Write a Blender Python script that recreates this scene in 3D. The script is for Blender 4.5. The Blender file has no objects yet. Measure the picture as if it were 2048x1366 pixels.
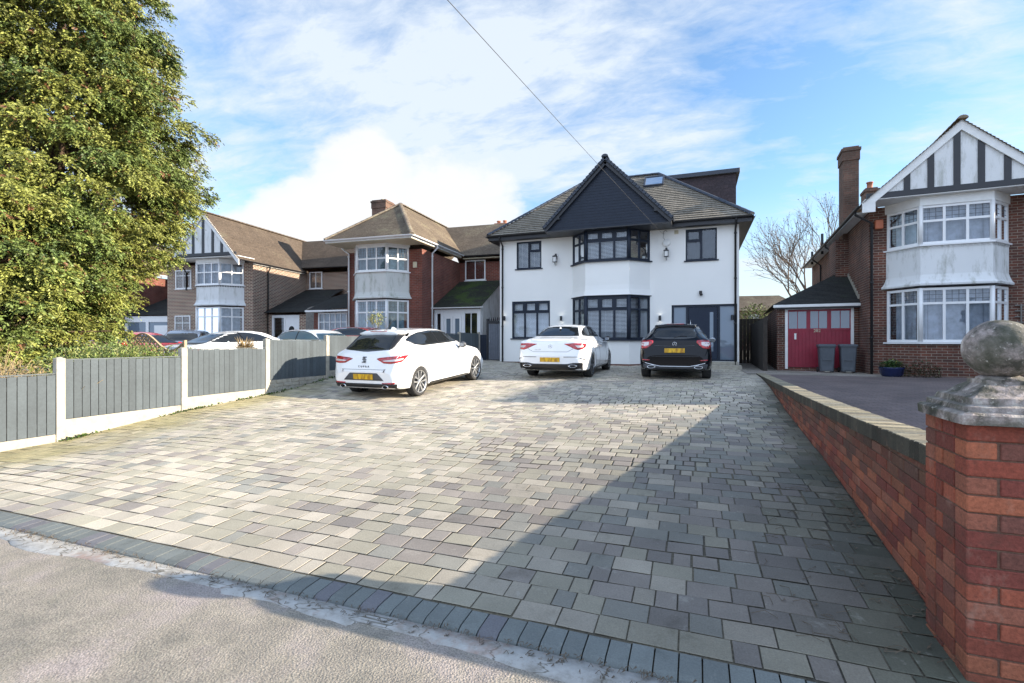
import bpy, bmesh, math, random
import numpy as np
from mathutils import Vector, Matrix, noise
from mathutils.bvhtree import BVHTree
random.seed(7); RNG = np.random.default_rng(7)
R = math.radians
scene = bpy.context.scene
COL = scene.collection
PI = math.pi

# ------------------------------------------------------------------ terrain
def tab(t, x):
    if x <= t[0][0]: return t[0][1]
    for (a, b), (c, d) in zip(t, t[1:]):
        if x <= c: return b + (d - b) * (x - a) / (c - a)
    return t[-1][1]
def cl(x, a=0., b=1.): return max(a, min(b, x))
def gz(u, v):
    z = tab(((0, -.02), (2.3, 0), (3, .03), (6, .17), (9, .27), (12, .46), (14, .53), (19, .57), (60, .6)), v)
    z += cl((-6.4 - u) / 2.3) * tab(((2.3, -.05), (4.4, -.10), (6.3, .02), (8.1, .07), (10, .2), (13, .1), (19, .07), (60, .07)), v)
    z += cl((u + 2) / 3) * tab(((2.3, 0), (6, .05), (9, .04), (13, 0), (19, -.1), (60, -.1)), v)
    z -= .22 * cl((-9. - u) / .5) * cl((v - 7) / 3) * cl((17 - v) / 4)
    return z

# ------------------------------------------------------------------ materials
MATS = {}
def newmat(name):
    m = bpy.data.materials.new(name); m.use_nodes = True
    nt = m.node_tree; b = nt.nodes['Principled BSDF']
    MATS[name] = m
    return m, nt, b
def N(nt, t, **k):
    n = nt.nodes.new(t)
    for a, v in k.items():
        if a in n.inputs.keys() if hasattr(n.inputs, 'keys') else False: n.inputs[a].default_value = v
        else: setattr(n, a, v)
    return n
def c4(c): return (c[0], c[1], c[2], 1)
def ramp(nt, fac, stops):
    r = nt.nodes.new('ShaderNodeValToRGB'); nt.links.new(fac, r.inputs[0])
    while len(r.color_ramp.elements) < len(stops): r.color_ramp.elements.new(.5)
    for e, (p, c) in zip(r.color_ramp.elements, stops): e.position = p; e.color = c4(c)
    return r.outputs[0]
def noise_tex(nt, vec, scale, detail=4, rough=.55):
    n = nt.nodes.new('ShaderNodeTexNoise'); n.inputs['Scale'].default_value = scale
    n.inputs['Detail'].default_value = detail; n.inputs['Roughness'].default_value = rough
    if vec is not None: nt.links.new(vec, n.inputs['Vector'])
    return n.outputs['Fac']
def mixc(nt, fac, a, b, mode='MIX'):
    n = nt.nodes.new('ShaderNodeMix'); n.data_type = 'RGBA'; n.blend_type = mode
    for s, v in ((n.inputs[0], fac), (n.inputs[6], a), (n.inputs[7], b)):
        if isinstance(v, (int, float)): s.default_value = v
        elif isinstance(v, tuple): s.default_value = c4(v)
        else: nt.links.new(v, s)
    return n.outputs[2]
def math_n(nt, op, a, b=None, clamp=False):
    n = nt.nodes.new('ShaderNodeMath'); n.operation = op; n.use_clamp = clamp
    for s, v in ((n.inputs[0], a), (n.inputs[1], b)):
        if v is None: continue
        if isinstance(v, (int, float)): s.default_value = v
        else: nt.links.new(v, s)
    return n.outputs[0]
def bump(nt, b, h, strength=.3, dist=.01, chain=None):
    n = nt.nodes.new('ShaderNodeBump'); n.inputs['Strength'].default_value = strength
    n.inputs['Distance'].default_value = dist; nt.links.new(h, n.inputs['Height'])
    if chain is not None: nt.links.new(chain, n.inputs['Normal'])
    nt.links.new(n.outputs[0], b.inputs['Normal']); return n.outputs[0]
def uvn(nt): return nt.nodes.new('ShaderNodeUVMap').outputs[0]
def objc(nt):
    return nt.nodes.new('ShaderNodeNewGeometry').outputs['Position']

def plain(name, col, rough=.5, metal=0., var=.12, nscale=6., bmp=0., spec=.5, coat=0.):
    m, nt, b = newmat(name)
    p = objc(nt)
    f = noise_tex(nt, p, nscale, 5)
    lo = tuple(c * (1 - var) for c in col); hi = tuple(min(1, c * (1 + var)) for c in col)
    nt.links.new(ramp(nt, f, ((.3, lo), (.7, hi))), b.inputs['Base Color'])
    b.inputs['Roughness'].default_value = rough; b.inputs['Metallic'].default_value = metal
    b.inputs['Specular IOR Level'].default_value = spec
    b.inputs['Coat Weight'].default_value = coat; b.inputs['Coat Roughness'].default_value = .04
    if bmp: bump(nt, b, noise_tex(nt, p, nscale * 8, 3), bmp, .004)
    return m
def brickmat(name, c1, c2, mortar, w=.225, h=.075, ms=.011, stain=.35, c3=None, bmp=.5):
    m, nt, b = newmat(name); uv = uvn(nt)
    t = nt.nodes.new('ShaderNodeTexBrick'); nt.links.new(uv, t.inputs['Vector'])
    t.inputs['Scale'].default_value = 1; t.inputs['Brick Width'].default_value = w
    t.inputs['Row Height'].default_value = h; t.inputs['Mortar Size'].default_value = ms / 2
    t.inputs['Mortar Smooth'].default_value = .2
    t.inputs['Color1'].default_value = c4(c1); t.inputs['Color2'].default_value = c4(c2)
    t.inputs['Mortar'].default_value = c4(mortar)
    p = objc(nt)
    f = noise_tex(nt, p, 1.3, 5); g = noise_tex(nt, p, 40, 3)
    col = t.outputs['Color']
    if c3:  # a further tint, per brick cell
        s = nt.nodes.new('ShaderNodeTexBrick'); nt.links.new(uv, s.inputs['Vector'])
        for k, v in (('Scale', 1), ('Brick Width', w), ('Row Height', h), ('Mortar Size', ms / 2), ('Bias', -.55)): s.inputs[k].default_value = v
        s.offset_frequency = 2
        s.inputs['Color1'].default_value = (0, 0, 0, 1); s.inputs['Color2'].default_value = (1, 1, 1, 1); s.inputs['Mortar'].default_value = (0, 0, 0, 1)
        mp = nt.nodes.new('ShaderNodeMapping'); mp.inputs['Location'].default_value = (w * 34, h * 46, 0)
        nt.links.new(uv, mp.inputs['Vector']); nt.links.new(mp.outputs[0], s.inputs['Vector'])
        col = mixc(nt, s.outputs['Color'], col, c3)
    col = mixc(nt, 1., col, ramp(nt, f, ((.3, (1 - stain,) * 3), (.65, (1.08,) * 3))), 'MULTIPLY')
    col = mixc(nt, 1., col, ramp(nt, g, ((.3, (.82,) * 3), (.7, (1.15,) * 3))), 'MULTIPLY')
    nt.links.new(col, b.inputs['Base Color']); b.inputs['Roughness'].default_value = .88
    inv = math_n(nt, 'SUBTRACT', 1, t.outputs['Fac'])
    bump(nt, b, math_n(nt, 'ADD', inv, math_n(nt, 'MULTIPLY', g, .4)), bmp, .008)
    return m
def tilemat(name, c1, c2, moss=None, w=.165, h=.1, mossamt=.5):
    m, nt, b = newmat(name); uv = uvn(nt)
    t = nt.nodes.new('ShaderNodeTexBrick'); nt.links.new(uv, t.inputs['Vector'])
    for k, v in (('Scale', 1), ('Brick Width', w), ('Row Height', h), ('Mortar Size', .003), ('Mortar Smooth', .3)): t.inputs[k].default_value = v
    t.inputs['Color1'].default_value = c4(c1); t.inputs['Color2'].default_value = c4(c2)
    t.inputs['Mortar'].default_value = c4(tuple(c * .35 for c in c1))
    p = objc(nt); f = noise_tex(nt, p, .9, 6, .65); g = noise_tex(nt, p, 14, 4)
    col = mixc(nt, 1., t.outputs['Color'], ramp(nt, g, ((.3, (.7,) * 3), (.7, (1.25,) * 3))), 'MULTIPLY')
    col = mixc(nt, 1., col, ramp(nt, f, ((.3, (.75,) * 3), (.7, (1.15,) * 3))), 'MULTIPLY')
    if moss:
        k = ramp(nt, math_n(nt, 'ADD', math_n(nt, 'MULTIPLY', f, .75), math_n(nt, 'MULTIPLY', g, .3)), ((mossamt, (0,) * 3), (mossamt + .12, (.85,) * 3)))
        col = mixc(nt, k, col, moss)
    nt.links.new(col, b.inputs['Base Color']); b.inputs['Roughness'].default_value = .85
    bump(nt, b, math_n(nt, 'ADD', math_n(nt, 'SUBTRACT', 1, t.outputs['Fac']), g), .5, .006)
    return m
def attrmat(name, rough=.85, nscale=90, bmp=.35, dist=.003, amt=.14, big=2.2, spec=.4, salts=0, stain=0):
    m, nt, b = newmat(name)
    a = nt.nodes.new('ShaderNodeVertexColor'); a.layer_name = 'tint'
    p = objc(nt); f = noise_tex(nt, p, nscale, 4, .7); g = noise_tex(nt, p, big, 5)
    col = mixc(nt, 1., a.outputs[0], ramp(nt, f, ((.25, (1 - amt * 1.6,) * 3), (.75, (1 + amt * 1.2,) * 3))), 'MULTIPLY')
    col = mixc(nt, 1., col, ramp(nt, g, ((.3, (.86,) * 3), (.7, (1.1,) * 3))), 'MULTIPLY')
    if salts:   # pale salts, soot and green algae on old brick
        mp = nt.nodes.new('ShaderNodeMapping'); mp.inputs['Scale'].default_value = (9, 9, 5); nt.links.new(p, mp.inputs[0])
        col = mixc(nt, ramp(nt, noise_tex(nt, mp.outputs[0], 1., 6, .65), ((.60, (0,) * 3), (.74, (.42,) * 3))), col, (.38, .25, .19))
        col = mixc(nt, ramp(nt, noise_tex(nt, p, 5.3, 6, .7), ((.55, (0,) * 3), (.7, (.6,) * 3))), col, (.09, .05, .035))
    if stain:   # damp marks, tyre dirt and lichen bloom across the blocks
        s1 = noise_tex(nt, p, .45, 6, .6); s2 = noise_tex(nt, p, 3.3, 6, .7); s3 = noise_tex(nt, p, 11, 5, .7)
        col = mixc(nt, 1., col, ramp(nt, s1, ((.3, (.84, .84, .85)), (.7, (1.1, 1.09, 1.06)))), 'MULTIPLY')
        col = mixc(nt, 1., col, ramp(nt, s2, ((.28, (.70, .70, .68)), (.42, (1,) * 3))), 'MULTIPLY')
        col = mixc(nt, ramp(nt, s3, ((.60, (0,) * 3), (.72, (.35,) * 3))), col, (.36, .35, .31))
    nt.links.new(col, b.inputs['Base Color']); b.inputs['Roughness'].default_value = rough
    b.inputs['Specular IOR Level'].default_value = spec
    bump(nt, b, f, bmp, dist)
    return m
def glassmat(name, tint=(.9, .95, 1), refl=(.9, .95, 1), base=.10, dark=None):
    m = bpy.data.materials.new(name); m.use_nodes = True; nt = m.node_tree
    nt.nodes.clear(); MATS[name] = m
    o = nt.nodes.new('ShaderNodeOutputMaterial'); g = nt.nodes.new('ShaderNodeBsdfGlossy')
    g.inputs['Roughness'].default_value = .015; g.inputs['Color'].default_value = c4(refl)
    if dark: t = nt.nodes.new('ShaderNodeBsdfDiffuse'); t.inputs['Color'].default_value = c4(dark)
    else: t = nt.nodes.new('ShaderNodeBsdfTransparent'); t.inputs['Color'].default_value = c4(tint)
    fr = nt.nodes.new('ShaderNodeFresnel'); fr.inputs['IOR'].default_value = 1.5
    fac = math_n(nt, 'ADD', fr.outputs[0], base, True)
    # old glass is never quite flat
    p = objc(nt); h = noise_tex(nt, p, 1.7, 2)
    bp = nt.nodes.new('ShaderNodeBump'); bp.inputs['Strength'].default_value = .25; bp.inputs['Distance'].default_value = .02
    nt.links.new(h, bp.inputs['Height']); nt.links.new(bp.outputs[0], g.inputs['Normal'])
    x = nt.nodes.new('ShaderNodeMixShader'); nt.links.new(fac, x.inputs[0]); nt.links.new(t.outputs[0], x.inputs[1]); nt.links.new(g.outputs[0], x.inputs[2])
    nt.links.new(x.outputs[0], o.inputs[0])
    return m
def render_mat(name, col, stain=None, bmp=.4, mottle=.06, smear=None):
    m, nt, b = newmat(name); p = objc(nt)
    f = noise_tex(nt, p, 1.1, 6); g = noise_tex(nt, p, 60, 3)
    c = ramp(nt, f, ((.3, tuple(x * (1 - mottle) for x in col)), (.7, col)))
    if stain:
        mp = nt.nodes.new('ShaderNodeMapping'); mp.inputs['Scale'].default_value = (3, 3, .8); nt.links.new(p, mp.inputs[0])
        s = noise_tex(nt, mp.outputs[0], 1.6, 7, .7)
        c = mixc(nt, ramp(nt, s, ((.50, (0,) * 3), (.72, (.75,) * 3))), c, stain)
    nt.links.new(c, b.inputs['Base Color']); b.inputs['Roughness'].default_value = .9
    bump(nt, b, g, bmp, .006)
    return m

plain('white_upvc', (.78, .79, .80), .35, var=.03)
plain('white_paint', (.74, .75, .74), .5, var=.06)
plain('anthracite', (.019, .026, .042), .45, var=.1, spec=.22)
plain('anthracite_roof', (.035, .045, .065), .6, var=.2, nscale=20, bmp=.3)
plain('black_paint', (.02, .022, .028), .45)
plain('black_plastic', (.018, .018, .02), .5)
plain('dark_room', (.018, .02, .022), .9)
plain('room_grey', (.05, .062, .08), .9, var=.4, nscale=2)
plain('blind_white', (.74, .75, .76), .6, var=.04)
plain('net_curtain', (.42, .45, .50), .9, var=.25, nscale=5)
plain('teal_curtain', (.16, .22, .24), .9, var=.3, nscale=7)
plain('concrete', (.36, .335, .28), .9, var=.18, nscale=9, bmp=.5)
plain('concrete_dark', (.30, .29, .26), .9, var=.25, nscale=14, bmp=.6)
plain('pot_brick', (.36, .13, .08), .85, var=.2)
plain('terracotta', (.40, .17, .10), .8, var=.2)
plain('lead', (.12, .125, .135), .6, var=.2)
plain('wood_dark', (.035, .028, .022), .85, var=.3, nscale=12, bmp=.4)
plain('wood_weathered', (.19, .18, .165), .85, var=.3, nscale=14, bmp=.4)
plain('trellis_wood', (.42, .31, .20), .8, var=.2)
plain('garage_red', (.24, .007, .028), .45, var=.12)
plain('bin_grey', (.075, .088, .105), .5, var=.12, nscale=10)
plain('glaze_blue', (.012, .02, .07), .15, var=.2)
plain('tyre', (.022, .022, .023), .75, var=.2, nscale=30)
plain('alloy', (.42, .43, .44), .3, .75, var=.08)
plain('alloy_dark', (.12, .125, .13), .3, .7, var=.08)
plain('chrome', (.75, .76, .78), .12, 1., var=.03)
plain('car_white', (.80, .81, .82), .22, var=.015, coat=1.)
plain('car_black', (.003, .004, .007), .07, var=.05, coat=.0, spec=.32)
plain('car_silver', (.42, .45, .49), .25, .5, var=.03, coat=1.)
plain('car_blue', (.16, .22, .33), .25, .5, var=.03, coat=1.)
plain('car_pale', (.62, .67, .72), .25, .1, var=.03, coat=1.)
plain('car_red', (.45, .012, .015), .2, var=.04, coat=1.)
plain('trim_black', (.012, .012, .014), .3)
plain('trim_grey', (.06, .065, .075), .45)
plain('bark', (.085, .055, .035), .95, var=.4, nscale=10, bmp=1.)
plain('bark_pale', (.15, .115, .09), .95, var=.3, nscale=10, bmp=.6)
plain('twig', (.11, .085, .06), .9)
plain('dry_stalk', (.34, .25, .13), .9, var=.3, nscale=20)
plain('orange_box', (.50, .14, .06), .5, var=.1)
plain('cable', (.03, .03, .03), .6)
plain('cream', (.55, .50, .36), .6)
plain('green_plastic', (.03, .10, .07), .4)
plain('door_blue', (.020, .029, .050), .4, var=.06, spec=.2)
plain('gate_grey', (.13, .145, .175), .6, var=.12, nscale=10)
render_mat('render_white', (.82, .82, .80), None, .25, .04)
render_mat('render_old', (.72, .735, .74), (.26, .27, .22), .8)
render_mat('render_panel', (.70, .72, .73), (.40, .41, .38), .6)
render_mat('render_mouldy', (.58, .60, .58), (.17, .19, .13), .6)
brickmat('brick_brown', (.11, .045, .032), (.17, .058, .036), (.30, .25, .20), ms=.014, c3=(.055, .042, .038), stain=.5)
brickmat('brick_red', (.17, .048, .032), (.22, .060, .040), (.20, .15, .12), ms=.014, c3=(.11, .035, .027), stain=.35)
brickmat('brick_purple', (.105, .045, .036), (.19, .066, .042), (.62, .55, .43), ms=.024, c3=(.055, .034, .034), stain=.2)
brickmat('brick_stack', (.12, .07, .05), (.19, .10, .07), (.16, .14, .11), stain=.5)
brickmat('brick_plinth', (.20, .06, .035), (.26, .08, .05), (.2, .17, .14))
tilemat('tile_grey', (.21, .19, .155), (.29, .26, .215), w=.33, h=.16)
tilemat('tile_slate', (.03, .032, .04), (.045, .045, .055), w=.3, h=.2)
tilemat('tile_hung', (.032, .026, .034), (.045, .034, .042), w=.3, h=.14)
tilemat('tile_brown', (.16, .128, .095), (.215, .172, .128), (.26, .24, .16), mossamt=.56)
tilemat('tile_red', (.098, .073, .052), (.135, .102, .076), (.135, .125, .085), mossamt=.60)
tilemat('tile_moss', (.03, .034, .028), (.045, .05, .035), (.06, .105, .018), mossamt=.50)
tilemat('tile_dark', (.028, .03, .03), (.04, .042, .04), (.035, .05, .025), mossamt=.58)
attrmat('paving', .8, 120, .45, .003, .17, stain=1)
attrmat('brickwork', .85, 70, .7, .005, .26, 3., salts=1)
attrmat('boards', .75, 30, .35, .002, .10, 2.)
attrmat('leaf', .55, 30, .1, .002, .15, 1.5, .35)
glassmat('glass', base=.05); glassmat('glass_frost', dark=(.14, .185, .24), base=.03)
glassmat('glass_car', base=.02, dark=(.012, .014, .016)); glassmat('glass_garage', dark=(.10, .12, .15), base=.06)
glassmat('glass_clearcar', tint=(.55, .65, .62), base=.03)

def lampmat():
    m, nt, b = newmat('tail_lamp'); p = objc(nt)
    f = noise_tex(nt, p, 16, 3)
    nt.links.new(ramp(nt, f, ((.35, (.16, .004, .008)), (.65, (.55, .02, .03)))), b.inputs['Base Color'])
    b.inputs['Roughness'].default_value = .12; b.inputs['Coat Weight'].default_value = 1.
def platemat():
    m, nt, b = newmat('plate_yellow'); uv = uvn(nt)
    mp = nt.nodes.new('ShaderNodeMapping'); mp.inputs['Scale'].default_value = (14, 5, 1); nt.links.new(uv, mp.inputs[0])
    f = noise_tex(nt, mp.outputs[0], 1., 1)
    nt.links.new(ramp(nt, f, ((.38, (.34, .17, .01)), (.6, (.70, .42, .015)))), b.inputs['Base Color'])
    b.inputs['Roughness'].default_value = .4
lampmat(); platemat()
plain('lamp_clear', (.55, .5, .5), .1, coat=1.)
def emis(name, col, s):
    m, nt, b = newmat(name); b.inputs['Emission Color'].default_value = c4(col); b.inputs['Emission Strength'].default_value = s
    b.inputs['Base Color'].default_value = c4(col)
emis('lamp_glow', (1., .93, .8), 5.)

def asphalt():
    m, nt, b = newmat('footway'); p = objc(nt)
    v = nt.nodes.new('ShaderNodeTexVoronoi'); v.inputs['Scale'].default_value = 95; nt.links.new(p, v.inputs['Vector'])
    f = noise_tex(nt, p, 1.6, 6, .6); g = noise_tex(nt, p, 9, 5, .7); h = noise_tex(nt, p, 130, 3, .7)
    col = ramp(nt, f, ((.36, (.21, .195, .165)), (.5, (.295, .265, .225)), (.62, (.35, .305, .285))))
    col = mixc(nt, 1., col, ramp(nt, g, ((.3, (.82, .82, .84)), (.7, (1.12, 1.12, 1.08)))), 'MULTIPLY')
    col = mixc(nt, 1., col, ramp(nt, h, ((.35, (.55,) * 3), (.6, (1.15,) * 3))), 'MULTIPLY')
    nt.links.new(col, b.inputs['Base Color']); b.inputs['Roughness'].default_value = .9
    hh = math_n(nt, 'ADD', math_n(nt, 'MULTIPLY', v.outputs['Distance'], 1.), math_n(nt, 'MULTIPLY', h, .8))
    bump(nt, b, hh, .7, .006)
    m, nt, b = newmat('old_concrete'); p = objc(nt)
    f = noise_tex(nt, p, 7, 6, .7); g = noise_tex(nt, p, 60, 3)
    v = nt.nodes.new('ShaderNodeTexVoronoi'); v.feature = 'DISTANCE_TO_EDGE'; v.inputs['Scale'].default_value = 3.4
    pp = mixc(nt, .12, p, nt.nodes.new('ShaderNodeTexNoise').outputs['Color']); nt.links.new(pp, v.inputs['Vector'])
    col = ramp(nt, f, ((.32, (.22, .21, .19)), (.5, (.35, .345, .33)), (.75, (.45, .45, .44))))
    col = mixc(nt, ramp(nt, v.outputs['Distance'], ((.0, (1,) * 3), (.018, (0,) * 3))), col, (.10, .09, .07))
    col = mixc(nt, ramp(nt, noise_tex(nt, p, 1.1, 6, .75), ((.52, (0,) * 3), (.62, (.7,) * 3))), col, (.27, .17, .13))
    col = mixc(nt, ramp(nt, noise_tex(nt, p, 16, 5, .75), ((.55, (0,) * 3), (.66, (.6,) * 3))), col, (.16, .14, .11))
    nt.links.new(col, b.inputs['Base Color']); b.inputs['Roughness'].default_value = .9
    bump(nt, b, math_n(nt, 'ADD', f, math_n(nt, 'MULTIPLY', g, .5)), .7, .008)
    m, nt, b = newmat('earth'); p = objc(nt)
    f = noise_tex(nt, p, .5, 8, .65); g = noise_tex(nt, p, 30, 4)
    col = ramp(nt, f, ((.35, (.13, .12, .09)), (.65, (.20, .18, .14))))
    col = mixc(nt, 1., col, ramp(nt, g, ((.3, (.6,) * 3), (.7, (1.3,) * 3))), 'MULTIPLY')
    nt.links.new(col, b.inputs['Base Color']); b.inputs['Roughness'].default_value = .95; bump(nt, b, g, .8, .02)
    m, nt, b = newmat('joint_sand'); p = objc(nt); g = noise_tex(nt, p, 60, 4); f = noise_tex(nt, p, 1.5, 4)
    col = ramp(nt, f, ((.35, (.05, .045, .035)), (.7, (.15, .13, .09))))
    col = mixc(nt, 1., col, ramp(nt, g, ((.3, (.6,) * 3), (.7, (1.3,) * 3))), 'MULTIPLY')
    nt.links.new(col, b.inputs['Base Color']); b.inputs['Roughness'].default_value = .95; bump(nt, b, g, .8, .01)
    m, nt, b = newmat('stone_cap'); p = objc(nt)
    f = noise_tex(nt, p, 9, 6, .7); g = noise_tex(nt, p, 45, 5, .7); l = noise_tex(nt, p, 3.5, 5, .6)
    geo = nt.nodes.new('ShaderNodeNewGeometry')
    col = ramp(nt, f, ((.38, (.05, .048, .04)), (.46, (.17, .15, .135)), (.55, (.34, .29, .275)), (.66, (.56, .52, .48))))
    col = mixc(nt, ramp(nt, l, ((.5, (0,) * 3), (.62, (.7,) * 3))), col, (.07, .075, .05))
    col = mixc(nt, ramp(nt, g, ((.60, (0,) * 3), (.68, (.6,) * 3))), col, (.62, .60, .54))
    nt.links.new(col, b.inputs['Base Color']); b.inputs['Roughness'].default_value = .95
    bump(nt, b, math_n(nt, 'ADD', f, math_n(nt, 'MULTIPLY', g, .6)), .8, .012)
    # block-paved / tarmac neighbour drive
    m, nt, b = newmat('block_drive'); p = objc(nt)
    t = nt.nodes.new('ShaderNodeTexBrick'); nt.links.new(p, t.inputs['Vector'])
    for k, v in (('Scale', 1), ('Brick Width', .2), ('Row Height', .1), ('Mortar Size', .004)): t.inputs[k].default_value = v
    t.inputs['Color1'].default_value = (.125, .10, .098, 1); t.inputs['Color2'].default_value = (.17, .13, .122, 1); t.inputs['Mortar'].default_value = (.04, .036, .03, 1)
    f = noise_tex(nt, p, .8, 6)
    col = mixc(nt, 1., t.outputs['Color'], ramp(nt, f, ((.3, (.7,) * 3), (.7, (1.2,) * 3))), 'MULTIPLY')
    nt.links.new(col, b.inputs['Base Color']); b.inputs['Roughness'].default_value = .85; bump(nt, b, math_n(nt, 'SUBTRACT', 1, t.outputs['Fac']), .4, .004)
asphalt()

# ------------------------------------------------------------------ mesh builder
class MB:
    def __init__(s, T=None): s.v = []; s.f = []; s.m = []; s.c = []; s.T = T; s.mi = 0; s.tint = None; s.sm = []; s.smooth = False
    def add(s, vs, fs):
        k = len(s.v)
        s.v += [tuple(s.T @ Vector(p)) if s.T is not None else tuple(p) for p in vs]
        for f in fs:
            s.f.append([k + i for i in f]); s.m.append(s.mi); s.c.append(s.tint); s.sm.append(s.smooth)
        return s
    def quad(s, a, b, c, d): return s.add((a, b, c, d), ((0, 1, 2, 3),))
    def poly(s, pts): return s.add(pts, (tuple(range(len(pts))),))
    def box(s, x0, x1, y0, y1, z0, z1, bev=0.):
        if bev:
            b = bev; X, Y, Z = (x0, x1), (y0, y1), (z0, z1); vs = []; idx = {}
            for i in (0, 1):
                for j in (0, 1):
                    for k in (0, 1):
                        sx, sy, sz = (b, -b)[i], (b, -b)[j], (b, -b)[k]
                        for ax in range(3):
                            idx[i, j, k, ax] = len(vs)
                            vs.append((X[i] + (0 if ax == 0 else sx), Y[j] + (0 if ax == 1 else sy), Z[k] + (0 if ax == 2 else sz)))
            F = []
            F += [[idx[0, 0, 0, 0], idx[0, 0, 1, 0], idx[0, 1, 1, 0], idx[0, 1, 0, 0]], [idx[1, 0, 0, 0], idx[1, 1, 0, 0], idx[1, 1, 1, 0], idx[1, 0, 1, 0]]]
            F += [[idx[0, 0, 0, 1], idx[1, 0, 0, 1], idx[1, 0, 1, 1], idx[0, 0, 1, 1]], [idx[0, 1, 0, 1], idx[0, 1, 1, 1], idx[1, 1, 1, 1], idx[1, 1, 0, 1]]]
            F += [[idx[0, 0, 0, 2], idx[0, 1, 0, 2], idx[1, 1, 0, 2], idx[1, 0, 0, 2]], [idx[0, 0, 1, 2], idx[1, 0, 1, 2], idx[1, 1, 1, 2], idx[0, 1, 1, 2]]]
            for i in (0, 1):
                for j in (0, 1): F.append([idx[i, j, 0, 0], idx[i, j, 1, 0], idx[i, j, 1, 1], idx[i, j, 0, 1]][::(1 if i == j else -1)])
                for k in (0, 1): F.append([idx[i, 0, k, 0], idx[i, 1, k, 0], idx[i, 1, k, 2], idx[i, 0, k, 2]][::(-1 if i == k else 1)])
            for j in (0, 1):
                for k in (0, 1): F.append([idx[0, j, k, 1], idx[1, j, k, 1], idx[1, j, k, 2], idx[0, j, k, 2]][::(1 if j == k else -1)])
            for i in (0, 1):
                for j in (0, 1):
                    for k in (0, 1): F.append([idx[i, j, k, 0], idx[i, j, k, 1], idx[i, j, k, 2]][::(1 if (i + j + k) % 2 == 0 else -1)])
            return s.add(vs, F)
        vs = [(x0, y0, z0), (x1, y0, z0), (x1, y1, z0), (x0, y1, z0), (x0, y0, z1), (x1, y0, z1), (x1, y1, z1), (x0, y1, z1)]
        return s.add(vs, ((3, 2, 1, 0), (4, 5, 6, 7), (0, 1, 5, 4), (1, 2, 6, 5), (2, 3, 7, 6), (3, 0, 4, 7)))
    def bar(s, a, b, w, d, up=(0, 0, 1)):
        """rectangular bar from a to b, width w (sideways) and depth d (up)"""
        a = Vector(a); b = Vector(b); t = (b - a).normalized(); up = Vector(up)
        r = t.cross(up)
        if r.length < 1e-4: r = t.cross(Vector((1, 0, 0)))
        r.normalize(); n = r.cross(t).normalized(); r *= w / 2; n *= d / 2
        vs = [a - r - n, a + r - n, a + r + n, a - r + n, b - r - n, b + r - n, b + r + n, b - r + n]
        return s.add(vs, ((0, 1, 2, 3), (7, 6, 5, 4), (4, 5, 1, 0), (5, 6, 2, 1), (6, 7, 3, 2), (7, 4, 0, 3)))
    def tube(s, pts, r, n=8, cap=True):
        pts = [Vector(p) for p in pts]; rs = r if isinstance(r, (list, tuple)) else [r] * len(pts)
        vs = []; fs = []; prev = None
        for i, p in enumerate(pts):
            t = (pts[min(i + 1, len(pts) - 1)] - pts[max(i - 1, 0)]).normalized()
            if prev is None:
                a = t.cross(Vector((0, 0, 1)))
                if a.length < 1e-3: a = t.cross(Vector((1, 0, 0)))
            else: a = prev - t * prev.dot(t)
            a.normalize(); prev = a; b = t.cross(a)
            for k in range(n):
                th = 2 * PI * k / n; vs.append(p + (a * math.cos(th) + b * math.sin(th)) * rs[i])
        for i in range(len(pts) - 1):
            for k in range(n): fs.append((i * n + k, i * n + (k + 1) % n, (i + 1) * n + (k + 1) % n, (i + 1) * n + k))
        if cap: fs.append(tuple(range(n))[::-1]); fs.append(tuple((len(pts) - 1) * n + k for k in range(n)))
        sm = s.smooth; s.smooth = n > 5; s.add(vs, fs); s.smooth = sm; return s
    def lathe(s, prof, c=(0, 0, 0), n=24, axis='z', cap=True):
        vs = []; fs = []
        for (r, h) in prof:
            for k in range(n):
                th = 2 * PI * k / n; x, y = r * math.cos(th), r * math.sin(th)
                p = (x, y, h) if axis == 'z' else ((x, h, y) if axis == 'y' else (h, x, y))
                vs.append((c[0] + p[0], c[1] + p[1], c[2] + p[2]))
        for i in range(len(prof) - 1):
            for k in range(n): fs.append((i * n + k, i * n + (k + 1) % n, (i + 1) * n + (k + 1) % n, (i + 1) * n + k))
        if cap: fs.append(tuple(range(n))[::-1]); fs.append(tuple((len(prof) - 1) * n + k for k in range(n)))
        sm = s.smooth; s.smooth = True; s.add(vs, fs); s.smooth = sm; return s
    def prism(s, poly, y0, y1, plane='xz'):
        """2-D outline extruded: plane xz along y, or xy along z"""
        n = len(poly)
        if plane == 'xz': vs = [(p[0], y0, p[1]) for p in poly] + [(p[0], y1, p[1]) for p in poly]
        elif plane == 'yz': vs = [(y0, p[0], p[1]) for p in poly] + [(y1, p[0], p[1]) for p in poly]
        else: vs = [(p[0], p[1], y0) for p in poly] + [(p[0], p[1], y1) for p in poly]
        fs = [tuple(range(n)), tuple(range(2 * n - 1, n - 1, -1))] + [((i + 1) % n, i, n + i, n + (i + 1) % n) for i in range(n)]
        return s.add(vs, fs)
    def build(s, name, mats, parent=None, loc=None, fixn=True):
        if isinstance(mats, str): mats = [mats]
        me = bpy.data.meshes.new(name); me.from_pydata(s.v, [], s.f)
        for m in mats: me.materials.append(MATS[m])
        if len(mats) > 1: me.polygons.foreach_set('material_index', s.m)
        if any(s.sm): me.polygons.foreach_set('use_smooth', s.sm)
        if fixn and len(s.f) < 60000:
            bm = bmesh.new(); bm.from_mesh(me); bmesh.ops.recalc_face_normals(bm, faces=bm.faces); bm.to_mesh(me); bm.free()
        me.update()
        # metre-true UVs from each face's own plane
        uvl = me.uv_layers.new(name='UVMap'); n = len(me.loops)
        co = np.empty(len(me.vertices) * 3); me.vertices.foreach_get('co', co); co = co.reshape(-1, 3)
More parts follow.
